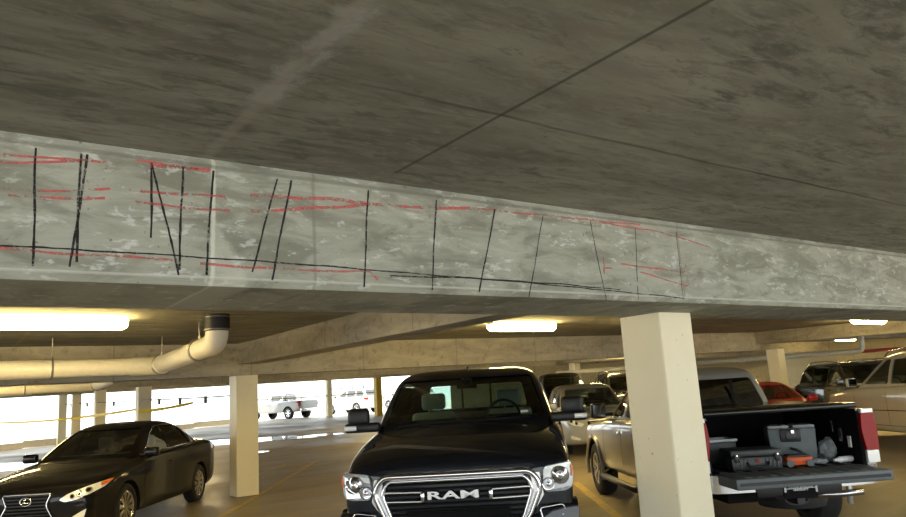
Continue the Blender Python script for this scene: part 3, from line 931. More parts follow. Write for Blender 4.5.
def window_polys(lay, z0, z1, m=.07):
    w0, w1 = lerp_table(lay, 1, z0)*.88-m*.4, lerp_table(lay, 1, z1)*.88-m*.4
    ws = [(-w0, z0), (w0, z0), (w1, z1), (-w1, z1)]
    return ws
def side_poly(lay, z0, z1, ya, yb, ma=.2, mb=.2):
    """side glass between ya and yb (None = follow the screen slopes)"""
    a0 = lerp_table(lay, 2, z0)+ma if ya is None else ya; a1 = lerp_table(lay, 2, z1)+ma*.9 if ya is None else ya
    b0 = lerp_table(lay, 3, z0)-mb if yb is None else yb; b1 = lerp_table(lay, 3, z1)-mb if yb is None else yb
    return [(a0, z0), (b0, z0), (b1, z1), (a1, z1)]

def panes(lay, bvh, ws, sides, rw, parent, gws, gside, grear, off=-.012):
    decal('windshield', smooth_poly(ws, .05, 3), 'y', -1, bvh, off, 0, gws, parent, .12)
    if rw: decal('rear_window', smooth_poly(rw, .05, 3), 'y', 1, bvh, off, 0, grear, parent, .12)
    for sp in sides:
        for s in (1, -1): decal('side_window', smooth_poly(sp, .04, 3), 'x', s, bvh, off, 0, gside, parent, .12)

def trims(body, parent, seams, handles, mat, z_handle, hm=None):
    bv = bvh_of(body)
    for s in (1, -1):
        for (y, za, zb) in seams:
            decal('door_seam', [(y-.004, za), (y+.004, za), (y+.004, zb), (y-.004, zb)], 'x', s, bv, .0005, .001, M['dark'], parent, .1)
        for y in handles:
            decal('door_handle', [(y-.10, z_handle-.014), (y+.10, z_handle-.014), (y+.10, z_handle+.016), (y-.10, z_handle+.016)], 'x', s, bv, .02, .02, hm or mat, parent, .1)
    return bv

def text_mesh(s, size, extrude, bold=0.0, sx=1.0):
    c = bpy.data.curves.new('t', 'FONT'); c.body = s; c.size = size; c.extrude = extrude; c.offset = bold
    c.align_x = 'CENTER'; c.align_y = 'CENTER'; c.resolution_u = 3
    o = bpy.data.objects.new('t', c); COL.objects.link(o)
    me = evaluated(o); bpy.data.objects.remove(o)
    for v in me.vertices: v.co.x *= sx
    return me

# ------------------------------------------------------------------ generic car (further cars; the near ones add detail)
def sedan(loc, rz, L, W, H, paint, label, cat='car', name='sedan', seatm='darkseat', group=None, near=False, tint='glass_clear', plate=False):
    t = empty(name, loc, rz, label, cat, group)
    k = L/4.9; w = W/2; q = H/1.45
    st = [(0.0,.70,.50,.30,.58,.66),(.05,.78,.60,.24,.64,.72),(.22,.86,.68,.20,.72,.80),(.6,.90,.74,.19,.80,.885),(1.0,.91,.76,.19,.86,.94),(1.45,.91,.78,.19,.905,.99),(2.0,.91,.80,.19,.935,1.0),(3.3,.91,.80,.19,.965,1.02),(4.1,.905,.78,.20,.985,1.06),(4.6,.87,.72,.26,.98,1.08),(4.8,.81,.66,.34,.93,1.06),(4.88,.74,.58,.42,.84,.98)]
    st = [(y*k, a*w/.91, b*w/.91, z0*q, z1*q, z2*q) for y, a, b, z0, z1, z2 in st]
    lay = [(.86,.845,1.30,4.35),(.97,.815,1.42,4.2),(1.10,.765,1.66,3.95),(1.24,.70,1.93,3.68),(1.36,.62,2.22,3.36),(1.415,.54,2.5,3.1),(1.445,.34,2.7,2.9)]
    lay = [(z*q, a*w/.91, yf*k, yr*k) for z, a, yf, yr in lay]
    wb0, wb1 = .98*k, 3.80*k; r = .335
    body = body_shell('body', st, paint, t, [(wb0, r, r+.05), (wb1, r, r+.05)])
    z0, z1 = 1.0*q, 1.345*q
    ws = window_polys(lay, z0+.01, z1); rw = window_polys(lay, z0+.07, z1)
    sides = [side_poly(lay, z0, z1, None, 2.62*k, .24), side_poly(lay, z0, z1, 2.70*k, None, .2, .22)]
    sides[1][1] = (3.62*k, z0+.01); sides[1][2] = (3.34*k, z1-.01)
    cab, bv = cab_shell('roof', lay, paint, t, ws, sides, rw)
    panes(lay, bv, ws, sides, rw, t, M['glass'], M[tint], M[tint])
    wheels(t, (wb0, wb1), w-.015, r, .22, .225, 10 if near else 7, 'twin' if near else 'sedan')
    bb = trims(body, t, [(1.5*k, .35, .92*q), (2.66*k, .3, .96*q), (3.5*k, .6, .97*q)], [2.5*k, 3.4*k], paint, .80*q)
    for s in (1, -1):
        mirror(t, s, w-.06, 1.62*k, 1.0*q, .22, .14, paint)
    seats(t, (-.37, .37), 2.5*k, .72*q, M[seatm], .95)
    bm = bmesh.new(); box(bm, (0, 3.3*k, .86*q), (1.15, .16, .34), Matrix.Rotation(-.25, 3, 'X'), .05); obj('rear_seat', bm, M[seatm], t, True, 50)
    bm = bmesh.new(); box(bm, (0, 1.75*k, .94*q), (1.3, .4, .12), None, .04); obj('dashboard', bm, M['blackplastic'], t, True, 50)
    steering(t, .37, 1.98*k, .98*q, .17)
    return t, body, bb, dict(k=k, q=q, w=w, bv=bv)

def suv(loc, rz, L, W, H, paint, label, cat='car', name='suv', rails=True, tint='glass_tint', seatm='darkseat', group=None, r=.37):
    t = empty(name, loc, rz, label, cat, group)
    k = L/4.85; w = W/2; q = H/1.72
    st = [(0.0,.74,.56,.36,.74,.84),(.05,.84,.66,.30,.82,.92),(.25,.92,.74,.26,.92,.99),(.7,.955,.80,.25,.99,1.05),(1.3,.96,.82,.25,1.03,1.10),(1.8,.96,.84,.25,1.05,1.10),(3.2,.96,.85,.25,1.08,1.12),(4.3,.95,.84,.27,1.10,1.14),(4.7,.92,.80,.34,1.10,1.15),(4.82,.86,.74,.42,1.04,1.10)]
    st = [(y*k, a*w/.96, b*w/.96, z0*q, z1*q, z2*q) for y, a, b, z0, z1, z2 in st]
    lay = [(.98,.885,1.18,4.70),(1.09,.865,1.33,4.66),(1.25,.82,1.62,4.60),(1.45,.76,1.93,4.48),(1.61,.69,2.18,4.33),(1.68,.60,2.42,4.15),(1.715,.36,2.7,3.8)]
    lay = [(z*q, a*w/.96, yf*k, yr*k) for z, a, yf, yr in lay]
    wb0, wb1 = .95*k, 3.74*k
    body = body_shell('body', st, paint, t, [(wb0, r, r+.06), (wb1, r, r+.06)])
    z0, z1 = 1.13*q, 1.575*q
    ws = window_polys(lay, z0, z1); rw = window_polys(lay, z0+.06, z1)
    sides = [side_poly(lay, z0, z1, None, 2.55*k, .26), side_poly(lay, z0, z1, 2.64*k, 3.52*k), side_poly(lay, z0+.02, z1-.02, 3.62*k, None, .2, .2)]
    cab, bv = cab_shell('roof', lay, paint, t, ws, sides, rw)
    panes(lay, bv, ws, sides, rw, t, M['glass'], M[tint], M[tint])
    wheels(t, (wb0, wb1), w-.01, r, .23, .25, 5)
    bb = trims(body, t, [(1.42*k, .4, 1.02*q), (2.6*k, .35, 1.05*q), (3.58*k, .75, 1.06*q)], [2.42*k, 3.4*k], paint, .93*q)
    for s in (1, -1):
        mirror(t, s, w-.05, 1.52*k, 1.17*q, .22, .19, paint)
        if rails:
            bm = bmesh.new(); x = .60*w/.96*s
            tube(bm, [(x, 2.2*k, 1.64*q), (x, 2.35*k, 1.72*q), (x, 3.0*k, 1.765*q), (x, 3.9*k, 1.75*q), (x, 4.2*k, 1.64*q)], .017, 8)
            obj('roof_rail', bm, M['satin'], t, True)
    seats(t, (-.38, .38), 2.4*k, .90*q, M[seatm])
    seats(t, (-.38, .38), 3.3*k, .88*q, M[seatm])
    bm = bmesh.new(); box(bm, (0, 1.66*k, 1.06*q), (1.4, .4, .12), None, .04); obj('dashboard', bm, M['blackplastic'], t, True, 50)
    steering(t, .38, 1.93*k, 1.08*q, .18)
    return t, body, bb, dict(k=k, q=q, w=w)

def tail_lamps(bb, t, poly, mat='redlens'):
    for s in (1, -1):
        decal('tail_light', [(s*x, z) for x, z in poly], 'y', 1, bb, .003, .02, M[mat], t, .08)
def head_lamps(bb, t, poly, inner=None, bulbs=(), amber=None, th=.02):
    for s in (1, -1):
        h = decal('headlight', [(s*x, z) for x, z in poly], 'y', -1, bb, .002, th, M['clearlamp'], t, .06)
        for (x, z, r) in bulbs:
            ring = [(s*(x+r*math.cos(a*PI/8)), z+r*math.sin(a*PI/8)) for a in range(16)]
            decal('projector', ring, 'y', -1, bb, th+.003, .012, M['bowl'], h, .05)
            ring = [(s*(x+r*.5*math.cos(a*PI/8)), z+r*.5*math.sin(a*PI/8)) for a in range(16)]
            decal('projector_ring', ring, 'y', -1, bb, th+.017, .006, M['dark'], h, .05)
        if amber:
            a = decal('side_marker', [(s*x, z) for x, z in amber], 'y', -1, bb, th+.003, .006, M['amber'], h, .05); a['label'] = 'amber side marker'

# ================================================================== the black full-size pickup facing the camera
def black_pickup():
    t = empty('pickup_truck', (-.10, 6.32, 0), math.radians(-4.5), 'large black pickup facing the camera with a chrome framed grille', 'truck')
    st = [(.13,.93,.80,.55,1.0,1.05),(.155,.985,.845,.50,1.05,1.105),(.25,1.005,.865,.47,1.11,1.17),(.5,1.02,.88,.44,1.175,1.255),(.95,1.04,.895,.42,1.235,1.33),(1.4,1.05,.91,.42,1.28,1.385),(1.75,1.05,.93,.42,1.315,1.395),(2.6,1.05,.95,.42,1.345,1.38),(3.95,1.05,.95,.42,1.355,1.38),(4.05,1.05,.95,.42,1.36,1.38),(5.7,1.05,.94,.44,1.38,1.40),(5.82,1.02,.92,.5,1.36,1.38)]
    body = body_shell('body', st, M['navy'], t, [(1.02, .41, .50), (4.70, .41, .50)], ((0, 4.95, 1.30), (1.5, 1.45, .9)), 2, True)
    lay = [(1.24,1.02,1.28,4.02),(1.36,1.0,1.44,4.01),(1.52,.96,1.66,3.98),(1.70,.905,1.90,3.95),(1.84,.855,2.12,3.90),(1.925,.78,2.36,3.82),(1.965,.65,2.55,3.70),(1.985,.38,2.8,3.4)]
    ws = [(-.86, 1.405), (.86, 1.405), (.745, 1.855), (-.745, 1.855)]
    rw = [(-.70, 1.47), (.70, 1.47), (.64, 1.79), (-.64, 1.79)]
    sides = [side_poly(lay, 1.42, 1.80, None, 2.72, .26), side_poly(lay, 1.42, 1.80, 2.84, None, .2, .22)]
    cab, bv = cab_shell('cab', lay, M['navy'], t, ws, sides, rw, .12)
    panes(lay, bv, ws, sides, rw, t, M['glass'], M['glass_clear'], M['glass_clear'])
    for x in (-.2, .2):
        bm = bmesh.new(); box(bm, (x, 4.0, 1.63), (.025, .03, .36)); obj('rear_window_frame', bm, M['dark'], t)
    wheels(t, (1.02, 4.70), 1.015, .41, .27, .255, 6)
    bb = trims(body, t, [(1.62, .5, 1.27), (2.78, .5, 1.3), (3.9, .5, 1.3)], [2.6, 3.72], M['navy'], 1.15)
    # floor and dashboard inside
    bm = bmesh.new(); box(bm, (0, 1.95, 1.36), (1.62, .55, .09), None, .04); obj('dashboard', bm, M['blackplastic'], t, True, 50)
    seats(t, (-.47, .47), 2.46, 1.17, M['leather'], 1.12)
    bm = bmesh.new(); box(bm, (0, 3.55, 1.26), (1.5, .16, .34), Matrix.Rotation(-.2, 3, 'X'), .05)
    obj('rear_seat', bm, M['darkseat'], t, True, 50)
    steering(t, .40, 2.22, 1.40, .19)
    bm = bmesh.new(); box(bm, (0, 2.16, 1.77), (.24, .03, .07), None, .01); cyl(bm, (0, 2.1, 1.84), (0, 2.15, 1.79), .012, 8); box(bm, (0, 2.1, 1.82), (.13, .10, .07), None, .02)
    obj('rearview_mirror', bm, M['blackplastic'], t, True, 50)
    # windshield cowl and wipers
    bm = bmesh.new()
    for x0, x1 in ((-.70, -.06), (-.02, .62)): tube(bm, [(x0, 1.40, 1.375), ((x0+x1)/2, 1.34, 1.40), (x1, 1.36, 1.405)], .009, 6)
    obj('wiper', bm, M['blackplastic'], t)
    st_ = decal('windshield_sticker', [(.60, 1.45), (.68, 1.45), (.68, 1.475), (.60, 1.475)], 'y', -1, bv, -.008, .001, M['white'], t, .1); st_['label'] = 'pale sticker low on the windshield'
    # mirrors
    for s in (1, -1):
        bm = bmesh.new()
        box(bm, (s*1.145, 1.50, 1.50), (.23, .13, .18), None, .04)
        mo = obj('side_mirror', bm, M['blackplastic'], t, True, 50)
        bm = bmesh.new(); box(bm, (s*1.10, 1.49, 1.385), (.38, .14, .10), None, .03); obj('mirror_arm', bm, M['blackplastic'], mo, True, 50)
        bm = bmesh.new(); box(bm, (s*1.22, 1.412, 1.385), (.13, .02, .05), None, .006); o = obj('turn_signal', bm, M['clearlamp'], mo, True, 50)
        bm = bmesh.new(); box(bm, (s*1.165, 1.568, 1.50), (.19, .005, .15)); obj('mirror_glass', bm, M['mirrorglass'], mo)
    # antenna and roof lamp
    bm = bmesh.new(); cyl(bm, (0, 2.45, 1.94), (0, 2.45, 2.0), .018, 10, .012); obj('roof_marker', bm, M['blackplastic'], t)
    # ---- front: everything bent with the bow of the nose
    def nose(bm, k=.04):
        for v in bm.verts: v.co.y += k*v.co.x**2 + .0
    yf = .10
    # grille cavity plate
    outer = [(-.66, 1.015), (.66, 1.015), (.72, .96), (.70, .84), (.60, .62), (-.60, .62), (-.70, .84), (-.72, .96)]
    bm = bmesh.new(); prism(bm, outer, 'y', yf+.02, yf+.10); nose(bm); gr = obj('grille', bm, M['dark'], t)
    bm = bmesh.new()
    for i in range(9):
        z = .64 + i*.042
        for xa in range(-6, 6):
            box(bm, ((xa+.5)*.11, yf+.008, z), (.11, .03, .014))
    nose(bm); obj('grille_slat', bm, M['dark'], gr)
    def ring(path, r, name, mat, parent, sx=1.0, closed=True):
        bm = bmesh.new(); pts = []
        n = len(path)
        for i in range(n if closed else n-1):
            a = Vector(path[i]); b = Vector(path[(i+1) % n]); m_ = max(1, int((b-a).length/.06))
            for j in range(m_): q = a.lerp(b, j/m_); pts.append((q.x, yf-.015, q.y))
        if not closed: pts.append((path[-1][0], yf-.015, path[-1][1]))
        tube(bm, pts, r, 10, closed, True, sx); nose(bm)
        return obj(name, bm, mat, parent, True, 60)
    frame = smooth_poly([(-.63, 1.005), (.63, 1.005), (.69, .95), (.72, .86), (.60, .60), (-.60, .60), (-.72, .86), (-.69, .95)], .07, 4)
    g = ring(frame, .026, 'grille_frame', M['chrome'], t); g['label'] = 'chrome grille frame'
    inner = smooth_poly([(-.58, .965), (.58, .965), (.625, .925), (.65, .855), (.55, .60), (-.55, .60), (-.65, .855), (-.625, .925)], .06, 4)
    ring(inner, .017, 'inner_frame', M['chrome'], g)
    # broad satin wings of the surround beside the lamps
    for s in (1, -1):
        bm = bmesh.new(); prism(bm, [(s*.64, .99), (s*.72, .985), (s*.745, .80), (s*.62, .62), (s*.55, .62), (s*.66, .84)], 'y', yf-.01, yf+.06); nose(bm)
        obj('grille_wing', bm, M['satin'], g)
        # fork shaped cross bars
        f = smooth_poly([(s*.64, .876), (s*.285, .868), (s*.285, .792), (s*.64, .80)], .03, 4)
        ring(f, .0125, 'crossbar', M['chrome'], g)
        bm = bmesh.new(); box(bm, (s*.295, yf-.02, .83), (.035, .03, .085), None, .012); nose(bm); obj('crossbar_cap', bm, M['chrome'], g, True, 40)
    # lettering
    me = text_mesh('RAM', .090, .012, .0022, 2.5)
    for v in me.vertices: v.co = Vector((v.co.x-.03, yf-.03-v.co.z, v.co.y+.838))
    o = link('badge_letters', me, M['satin'], g); o['label'] = 'silver RAM lettering'
    # hood lip above the grille
    bm = bmesh.new(); prism(bm, [(-.70, 1.035), (.70, 1.035), (.66, 1.062), (-.66, 1.062)], 'y', yf+.0, yf+.08); nose(bm); obj('hood_lip', bm, M['navy'], t)
    # headlights
    for s in (1, -1):
        poly = [(s*.745, .985), (s*.965, 1.012), (s*.985, .93), (s*.96, .80), (s*.90, .775), (s*.735, .775), (s*.715, .83)]
        poly = [(x*1.03, z+.05) for x, z in poly]; h = bmesh.new(); prism(h, smooth_poly(poly, .025, 3), 'y', .073, .22)
        for v in h.verts: v.co.y += .03*v.co.x**2 + .5*max(0, abs(v.co.x)-.93)
        hl = obj('headlight', h, M['lampwhite'], t)
        for (x, z, r) in ((.895, .955, .075), (.79, .885, .055)):
            yy = .073+.03*x*x
            bm = bmesh.new(); rr = lathe(bm, [(yy-.012, r), (yy-.02, r*.93), (yy+.0, r*.7), (yy+.012, r*.45), (yy-.005, r*.42), (yy-.018, r*.3), (yy-.022, .001)], 24, 'y')
            for v in bm.verts: v.co.x += s*x; v.co.z += z
            obj('projector', bm, M['chrome'], hl, True, 40)
        bm = bmesh.new(); prism(bm, [(s*.755, 1.01), (s*.84, 1.025), (s*.80, .975), (s*.75, .965)], 'y', .06, .09)
        for v in bm.verts: v.co.y += .03*v.co.x**2
        obj('lamp_shelf', bm, M['clearlamp'], hl)
        bm = bmesh.new(); prism(bm, [(s*.995, 1.04), (s*1.012, 1.0), (s*1.0, .94), (s*.985, .94)], 'y', .09, .24)
        for v in bm.verts: v.co.y += .03*v.co.x**2
        a = obj('side_marker', bm, M['amber'], hl); a['label'] = 'orange side marker'
    # bumper
    bm = bmesh.new(); n = 18; R_ = []
    prof = [(.05, .60), (.0, .58), (-.01, .55), (.0, .47), (.06, .42), (.22, .42), (.22, .615), (.07, .615)]
    for i in range(n+1):
        x = -1.03 + 2.06*i/n; d = .075*x*x + .5*max(0, abs(x)-.78)**1.6
        R_.append([bm.verts.new((x, y+d+.02, z+(.6*min(.2, max(0, abs(x)-.62)) if z > .53 else 0))) for y, z in prof])
    for A, B in zip(R_, R_[1:]):
        for k in range(len(prof)): bm.faces.new((A[k], A[(k+1) % 8], B[(k+1) % 8], B[k]))
    bm.faces.new(R_[0]); bm.faces.new(R_[-1][::-1])
    bp = obj('front_bumper', bm, M['navy'], t, True, 40); bp['label'] = 'dark blue front bumper'
    bm = bmesh.new(); box(bm, (0, .16, .66), (.9, .1, .12), None, .02); obj('air_intake', bm, M['dark'], bp)
    for s in (1, -1):
        ring_ = smooth_poly([(s*.70, .70), (s*.90, .72), (s*.92, .64), (s*.72, .60)], .03, 3)
        bm = bmesh.new(); tube(bm, [(x, .02+.075*x*x+.5*max(0, abs(x)-.78)**1.6, z) for x, z in ring_], .008, 6, True); obj('fog_lamp_trim', bm, M['chrome'], bp, True)
    # tail
    for s in (1, -1):
        decal('tail_light', [(s*.86, .95), (s*.99, .95), (s*.99, 1.28), (s*.86, 1.28)], 'y', 1, bb, .002, .02, M['redlens'], t)
    bm = bmesh.new(); box(bm, (0, 5.88, .62), (1.9, .16, .2), None, .03); obj('rear_bumper', bm, M['chrome'], t, True, 40)
    bm = bmesh.new(); box(bm, (0, 5.72, 1.04), (1.52, .07, .62), None, .01); obj('tailgate', bm, M['blackpaint'], t, True, 40)
    return t
black_pickup()

# ================================================================== the black sedan on the left
def black_sedan():
    t, body, bb, s_ = sedan((-5.93, 10.0, 0), math.radians(-.8), 4.95, 1.84, 1.55, M['blackpaint'], 'shiny black sedan parked facing the camera at the left', near=True, seatm='tanseat')
    k, q, w = s_['k'], s_['q'], s_['w']
    poly = [(.40, .605), (.52, .665), (.70, .71), (.80, .735), (.87, .775), (.85, .71), (.76, .66), (.62, .61), (.47, .575)]
    poly = [(.44, .60), (.55, .665), (.70, .715), (.83, .765), (.885, .80), (.87, .71), (.80, .645), (.66, .59), (.52, .565)]
    head_lamps(bb, t, smooth_poly(poly, .02, 2), None, ((.62, .635, .028), (.70, .66, .030), (.78, .695, .028)), [(.84, .765), (.884, .797), (.872, .74), (.85, .725)])
    # spindle grille
    gp = [(-.33, .69), (.33, .69), (.27, .54), (.38, .33), (-.38, .33), (-.27, .54)]
    g = decal('grille', gp, 'y', -1, bb, .002, .012, M['dark'], t, .06)
    for i in range(8):
        z = .67 - i*.042; h = .27 + (.0 if z > .54 else (.54-z)*.4) + (.05*(z-.54)/.15 if z > .54 else 0)
        decal('grille_bar', [(-h, z-.007), (h, z-.007), (h, z+.007), (-h, z+.007)], 'y', -1, bb, .014, .012, M['blackplastic'], g, .08)
    path = smooth_poly(gp, .03, 3)
    n = len(path)
    for i in range(n):
        a = Vector(path[i]); b = Vector(path[(i+1) % n]); d = (b-a)
        if d.length < 1e-4: continue
    bm = bmesh.new(); pts = []
    for i in range(n):
        a = Vector(path[i]); b = Vector(path[(i+1) % n]); m_ = max(1, int((b-a).length/.05))
        for j in range(m_):
            p = a.lerp(b, j/m_); hit = bb.ray_cast(Vector((p.x, -5, p.y)), Vector((0, 1, 0)))
            if hit[0]: pts.append(hit[0]+Vector((0, -.016, 0)))
    tube(bm, pts, .013, 8, True); fr = obj('grille_frame', bm, M['chrome'], t, True, 60); fr['label'] = 'chrome hourglass grille frame'
    # oval emblem with an angular stroke
    hit = bb.ray_cast(Vector((0, -5, .60)), Vector((0, 1, 0)))[0]
    bm = bmesh.new()
    tube(bm, [(.075*math.cos(a*PI/12), hit.y-.035, .60+.052*math.sin(a*PI/12)) for a in range(24)], .007, 6, True)
    tube(bm, [(.0, hit.y-.035, .64), (-.035, hit.y-.035, .585), (.045, hit.y-.035, .585)], .007, 6)
    obj('emblem', bm, M['chrome'], t, True)
    # lower fog lamp slashes and chrome window line
    for s in (1, -1):
        decal('fog_lamp', [(s*.60, .36), (s*.78, .46), (s*.76, .36), (s*.64, .32)], 'y', -1, bb, .002, .01, M['clearlamp'], t)
        pts = [(s*(w-.045), y*k, z*q) for y, z in ((1.72, 1.0), (2.4, 1.005), (3.3, 1.015), (3.72, 1.03))]
        top = [(s*(w-.045-.0), y*k, z*q) for y, z in ((1.72, 1.0), (2.0, 1.17), (2.3, 1.33), (2.7, 1.385), (3.3, 1.345), (3.6, 1.2), (3.74, 1.05))]
        arc = [(1.75, 1.005), (1.95, 1.12), (2.15, 1.245), (2.4, 1.345), (2.8, 1.372), (3.2, 1.355), (3.45, 1.28), (3.66, 1.13), (3.70, 1.02)]
        line = []
        for (y, z) in arc:
            h_ = s_['bv'].ray_cast(Vector((s*5, y*k, z*q)), Vector((-s, 0, 0)))
            if h_[0]: line.append(h_[0] + Vector((s*.004, 0, 0)))
        bm = bmesh.new(); tube(bm, line, .009, 6); tube(bm, [line[0], (s*(w-.05), 2.5*k, 1.0*q), line[-1]], .008, 6); obj('window_trim', bm, M['chrome'], t, True)
    tail_lamps(bb, t, [(.45, .86), (.80, .88), (.80, .97), (.5, .97)])
    return t
black_sedan()

# ================================================================== the silver pickup with its tailgate down
PT = math.radians(183.2)
TF = Vector((3.22 - .297, 7.42 + 5.32, 0))
def silver_pickup():
    t = empty('pickup_truck', TF, PT, 'silver pickup seen from behind with its tailgate down and cases in the bed', 'truck')
    st = [(0.02,.74,.60,.50,.86,.92),(.07,.84,.68,.46,.92,.98),(.25,.90,.74,.44,1.0,1.06),(.6,.925,.78,.42,1.07,1.13),(1.2,.93,.80,.42,1.12,1.18),(1.7,.93,.80,.42,1.16,1.20),(2.5,.93,.82,.42,1.19,1.22),(3.6,.93,.83,.42,1.21,1.24),(3.72,.93,.84,.42,1.255,1.275),(3.85,.93,.85,.42,1.27,1.29),(4.95,.93,.86,.50,1.28,1.30),(5.2,.93,.86,.60,1.28,1.30),(5.29,.93,.86,.60,1.28,1.30),(5.31,.925,.855,.61,1.275,1.295)]
    body = body_shell('body', st, M['silverpaint'], t, [(.95, .39, .47), (4.22, .39, .47)], ((0, 4.95, 1.30), (1.55, 2.3, 1.12)), 2)
    lay = [(1.12,.86,1.45,3.66),(1.20,.85,1.58,3.65),(1.36,.805,1.86,3.62),(1.52,.755,2.12,3.57),(1.68,.70,2.38,3.50),(1.76,.64,2.60,3.42),(1.805,.50,2.8,3.28),(1.825,.25,2.95,3.1)]
    ws = [(-.70, 1.22), (.70, 1.22), (.60, 1.63), (-.60, 1.63)]
    rw = [(-.66, 1.27), (.66, 1.27), (.55, 1.665), (-.55, 1.665)]
    sides = [side_poly(lay, 1.22, 1.62, None, 2.52, .24), side_poly(lay, 1.22, 1.62, 2.62, 3.38)]
    cab, bv = cab_shell('cab', lay, M['silverpaint'], t, ws, sides, rw, .10)
    panes(lay, bv, ws, sides, rw, t, M['glass'], M['glass_tint'], M['glass_tint'])
    wheels(t, (.95, 4.22), .925, .39, .26, .24, 6)
    bb = trims(body, t, [(1.62, .5, 1.12), (2.57, .5, 1.15), (3.55, .5, 1.16)], [2.42, 3.36], M['silverpaint'], 1.02, M['chrome'])
    for x in (-.24, .24):
        bm = bmesh.new(); box(bm, (x, 3.655, 1.45), (.03, .02, .38)); obj('rear_window_frame', bm, M['dark'], t)
    seats(t, (-.38, .38), 2.45, .98, M['darkseat'])
    bm = bmesh.new(); box(bm, (0, 1.95, 1.17), (1.4, .4, .1), None, .04); obj('dashboard', bm, M['blackplastic'], t, True, 50)
    for s in (1, -1):
        mirror(t, s, .90, 1.80, 1.30, .22, .22, M['blackplastic'])
        # flared arch lips
        for y in (.95, 4.22):
            bm = bmesh.new(); tube(bm, [(s*.932, y+.485*math.cos(a), .39+.485*math.sin(a)) for a in [PI*(-.08+1.16*i/20) for i in range(21)]], .03, 8, False, True); obj('fender_flare', bm, M['silverpaint'], t, True, 60)
        # running board
        bm = bmesh.new(); tube(bm, [(s*.86, 1.55, .40), (s*.99, 1.7, .36), (s*.99, 3.3, .36), (s*.86, 3.5, .40)], .045, 10); obj('side_step', bm, M['blackplastic'], t, True, 60)
        # tail lights wrapping the corner, red above clear
        bm = bmesh.new(); prism(bm, smooth_poly([(s*.81, .88), (s*.945, .88), (s*.955, 1.10), (s*.935, 1.245), (s*.80, 1.245), (s*.785, 1.08)], .025, 3), 'y', 5.12, 5.335)
        for v in bm.verts:
            if v.co.y > 5.3: v.co.y += .012 - .15*max(0, abs(v.co.x)-.84)
        tl = obj('tail_light', bm, M['redlens'], t, True, 35)
        for z0, z1, nm in ((.76, .875, 'reversing_light'), (1.247, 1.285, 'lamp_cap')):
            bm = bmesh.new(); prism(bm, [(s*.81, z0), (s*.94, z0), (s*.94, z1), (s*.81, z1)], 'y', 5.14, 5.33)
            for v in bm.verts:
                if v.co.y > 5.3: v.co.y += .012 - .15*max(0, abs(v.co.x)-.84)
            o = obj(nm, bm, M['clearlamp'], tl); 
    di = [i for i, m_ in enumerate(body.data.materials) if m_ == M['dark']][0]
    for p in body.data.polygons:
        if p.center.y > 5.30 and p.normal.y > .8 and p.center.z > .6 and abs(p.center.x) < .84: p.material_index = di
    # dark cargo cover
    bm = bmesh.new(); box(bm, (0, 4.50, 1.325), (1.60, 1.62, .05), None, .015)
    for v in bm.verts:
        v.co.z += .025*(1-(v.co.x/.8)**2)
    bmesh.ops.subdivide_edges(bm, edges=bm.edges[:], cuts=0)
    c = obj('cargo_cover', bm, M['blackpaint'], t, True, 40); c['label'] = 'black cargo cover over the bed'
    # bed floor ribs
    bm = bmesh.new()
    for i in range(9): box(bm, ((i-4)*.16, 4.5, .745), (.08, 1.5, .012))
    obj('bed_liner', bm, M['blackplastic'], t)
    # tailgate lying open
    bm = bmesh.new(); box(bm, (0.02, 5.575, .70), (1.50, .50, .10), Matrix.Rotation(0, 3, 'X'), .015)
    tg = obj('tailgate', bm, M['greyplastic'], t, True, 40); tg['label'] = 'open tailgate with grey liner'
    bm = bmesh.new()
    for i in range(11): box(bm, ((i-5)*.125, 5.56, .752), (.06, .40, .006))
    obj('liner_rib', bm, M['greyplastic'], tg)
    bm = bmesh.new(); box(bm, (.02, 5.826, .70), (1.44, .010, .03)); obj('tailgate_edge', bm, M['blackplastic'], tg)
    # bumper: chrome corners, black middle step
    for s in (1, -1):
        bm = bmesh.new(); R_ = []
        for x, yo in ((.36, .10), (.42, .12), (.62, .115), (.80, .07), (.92, -.05), (.945, -.22)):
            zt = .70 if x < .7 else .74
            zb_ = .57
            R_.append([bm.verts.new((s*x, 5.33+yo, z)) for z in (zb_, zb_+.04, zt-.03, zt)] + [bm.verts.new((s*(x-.03 if x > .9 else x), 5.25+min(0, yo), z)) for z in (zt, zb_)])
        for A, B in zip(R_, R_[1:]):
            for k in range(6): bm.faces.new((A[k], A[(k+1) % 6], B[(k+1) % 6], B[k]))
        bm.faces.new(R_[0]); bm.faces.new(R_[-1][::-1])
        o = obj('rear_bumper', bm, M['satin'], t, True, 40); o['label'] = 'silver bumper corner'
    bm = bmesh.new(); box(bm, (0, 5.37, .595), (.86, .2, .17), None, .02); bc = obj('bumper_step', bm, M['blackplastic'], t, True, 40)
    # plate frame with two rows of white capitals
    bm = bmesh.new(); box(bm, (.0, 5.475, .555), (.34, .012, .13), None, .004); pf = obj('licence_plate', bm, M['dark'], t)
    bm = bmesh.new(); box(bm, (-.155, 5.486, .58), (.018, .008, .075)); box(bm, (.155, 5.486, .585), (.018, .008, .06)); box(bm, (0, 5.486, .616), (.32, .008, .007)); box(bm, (0, 5.486, .585), (.29, .008, .006)); obj('frame_trim', bm, M['white'], pf)
    for s, sz, z in (('WARHAWKS', .036, .601), ('UNIVERSITY', .024, .570)):
        me = text_mesh(s, sz, .002, .0006, 1.15)
        for v in me.vertices: v.co = Vector((-v.co.x, 5.485+v.co.z, v.co.y+z))
        me.flip_normals(); link('lettering', me, M['white'], pf)
    # hitch receiver, exhaust, spare wheel
    bm = bmesh.new(); box(bm, (0, 5.34, .47), (.075, .25, .075)); box(bm, (0, 5.30, .50), (.34, .05, .05)); tube(bm, [(.12*math.cos(a*PI/10), 5.38, .47+.05*math.sin(a*PI/10)) for a in range(20)], .012, 6, True)
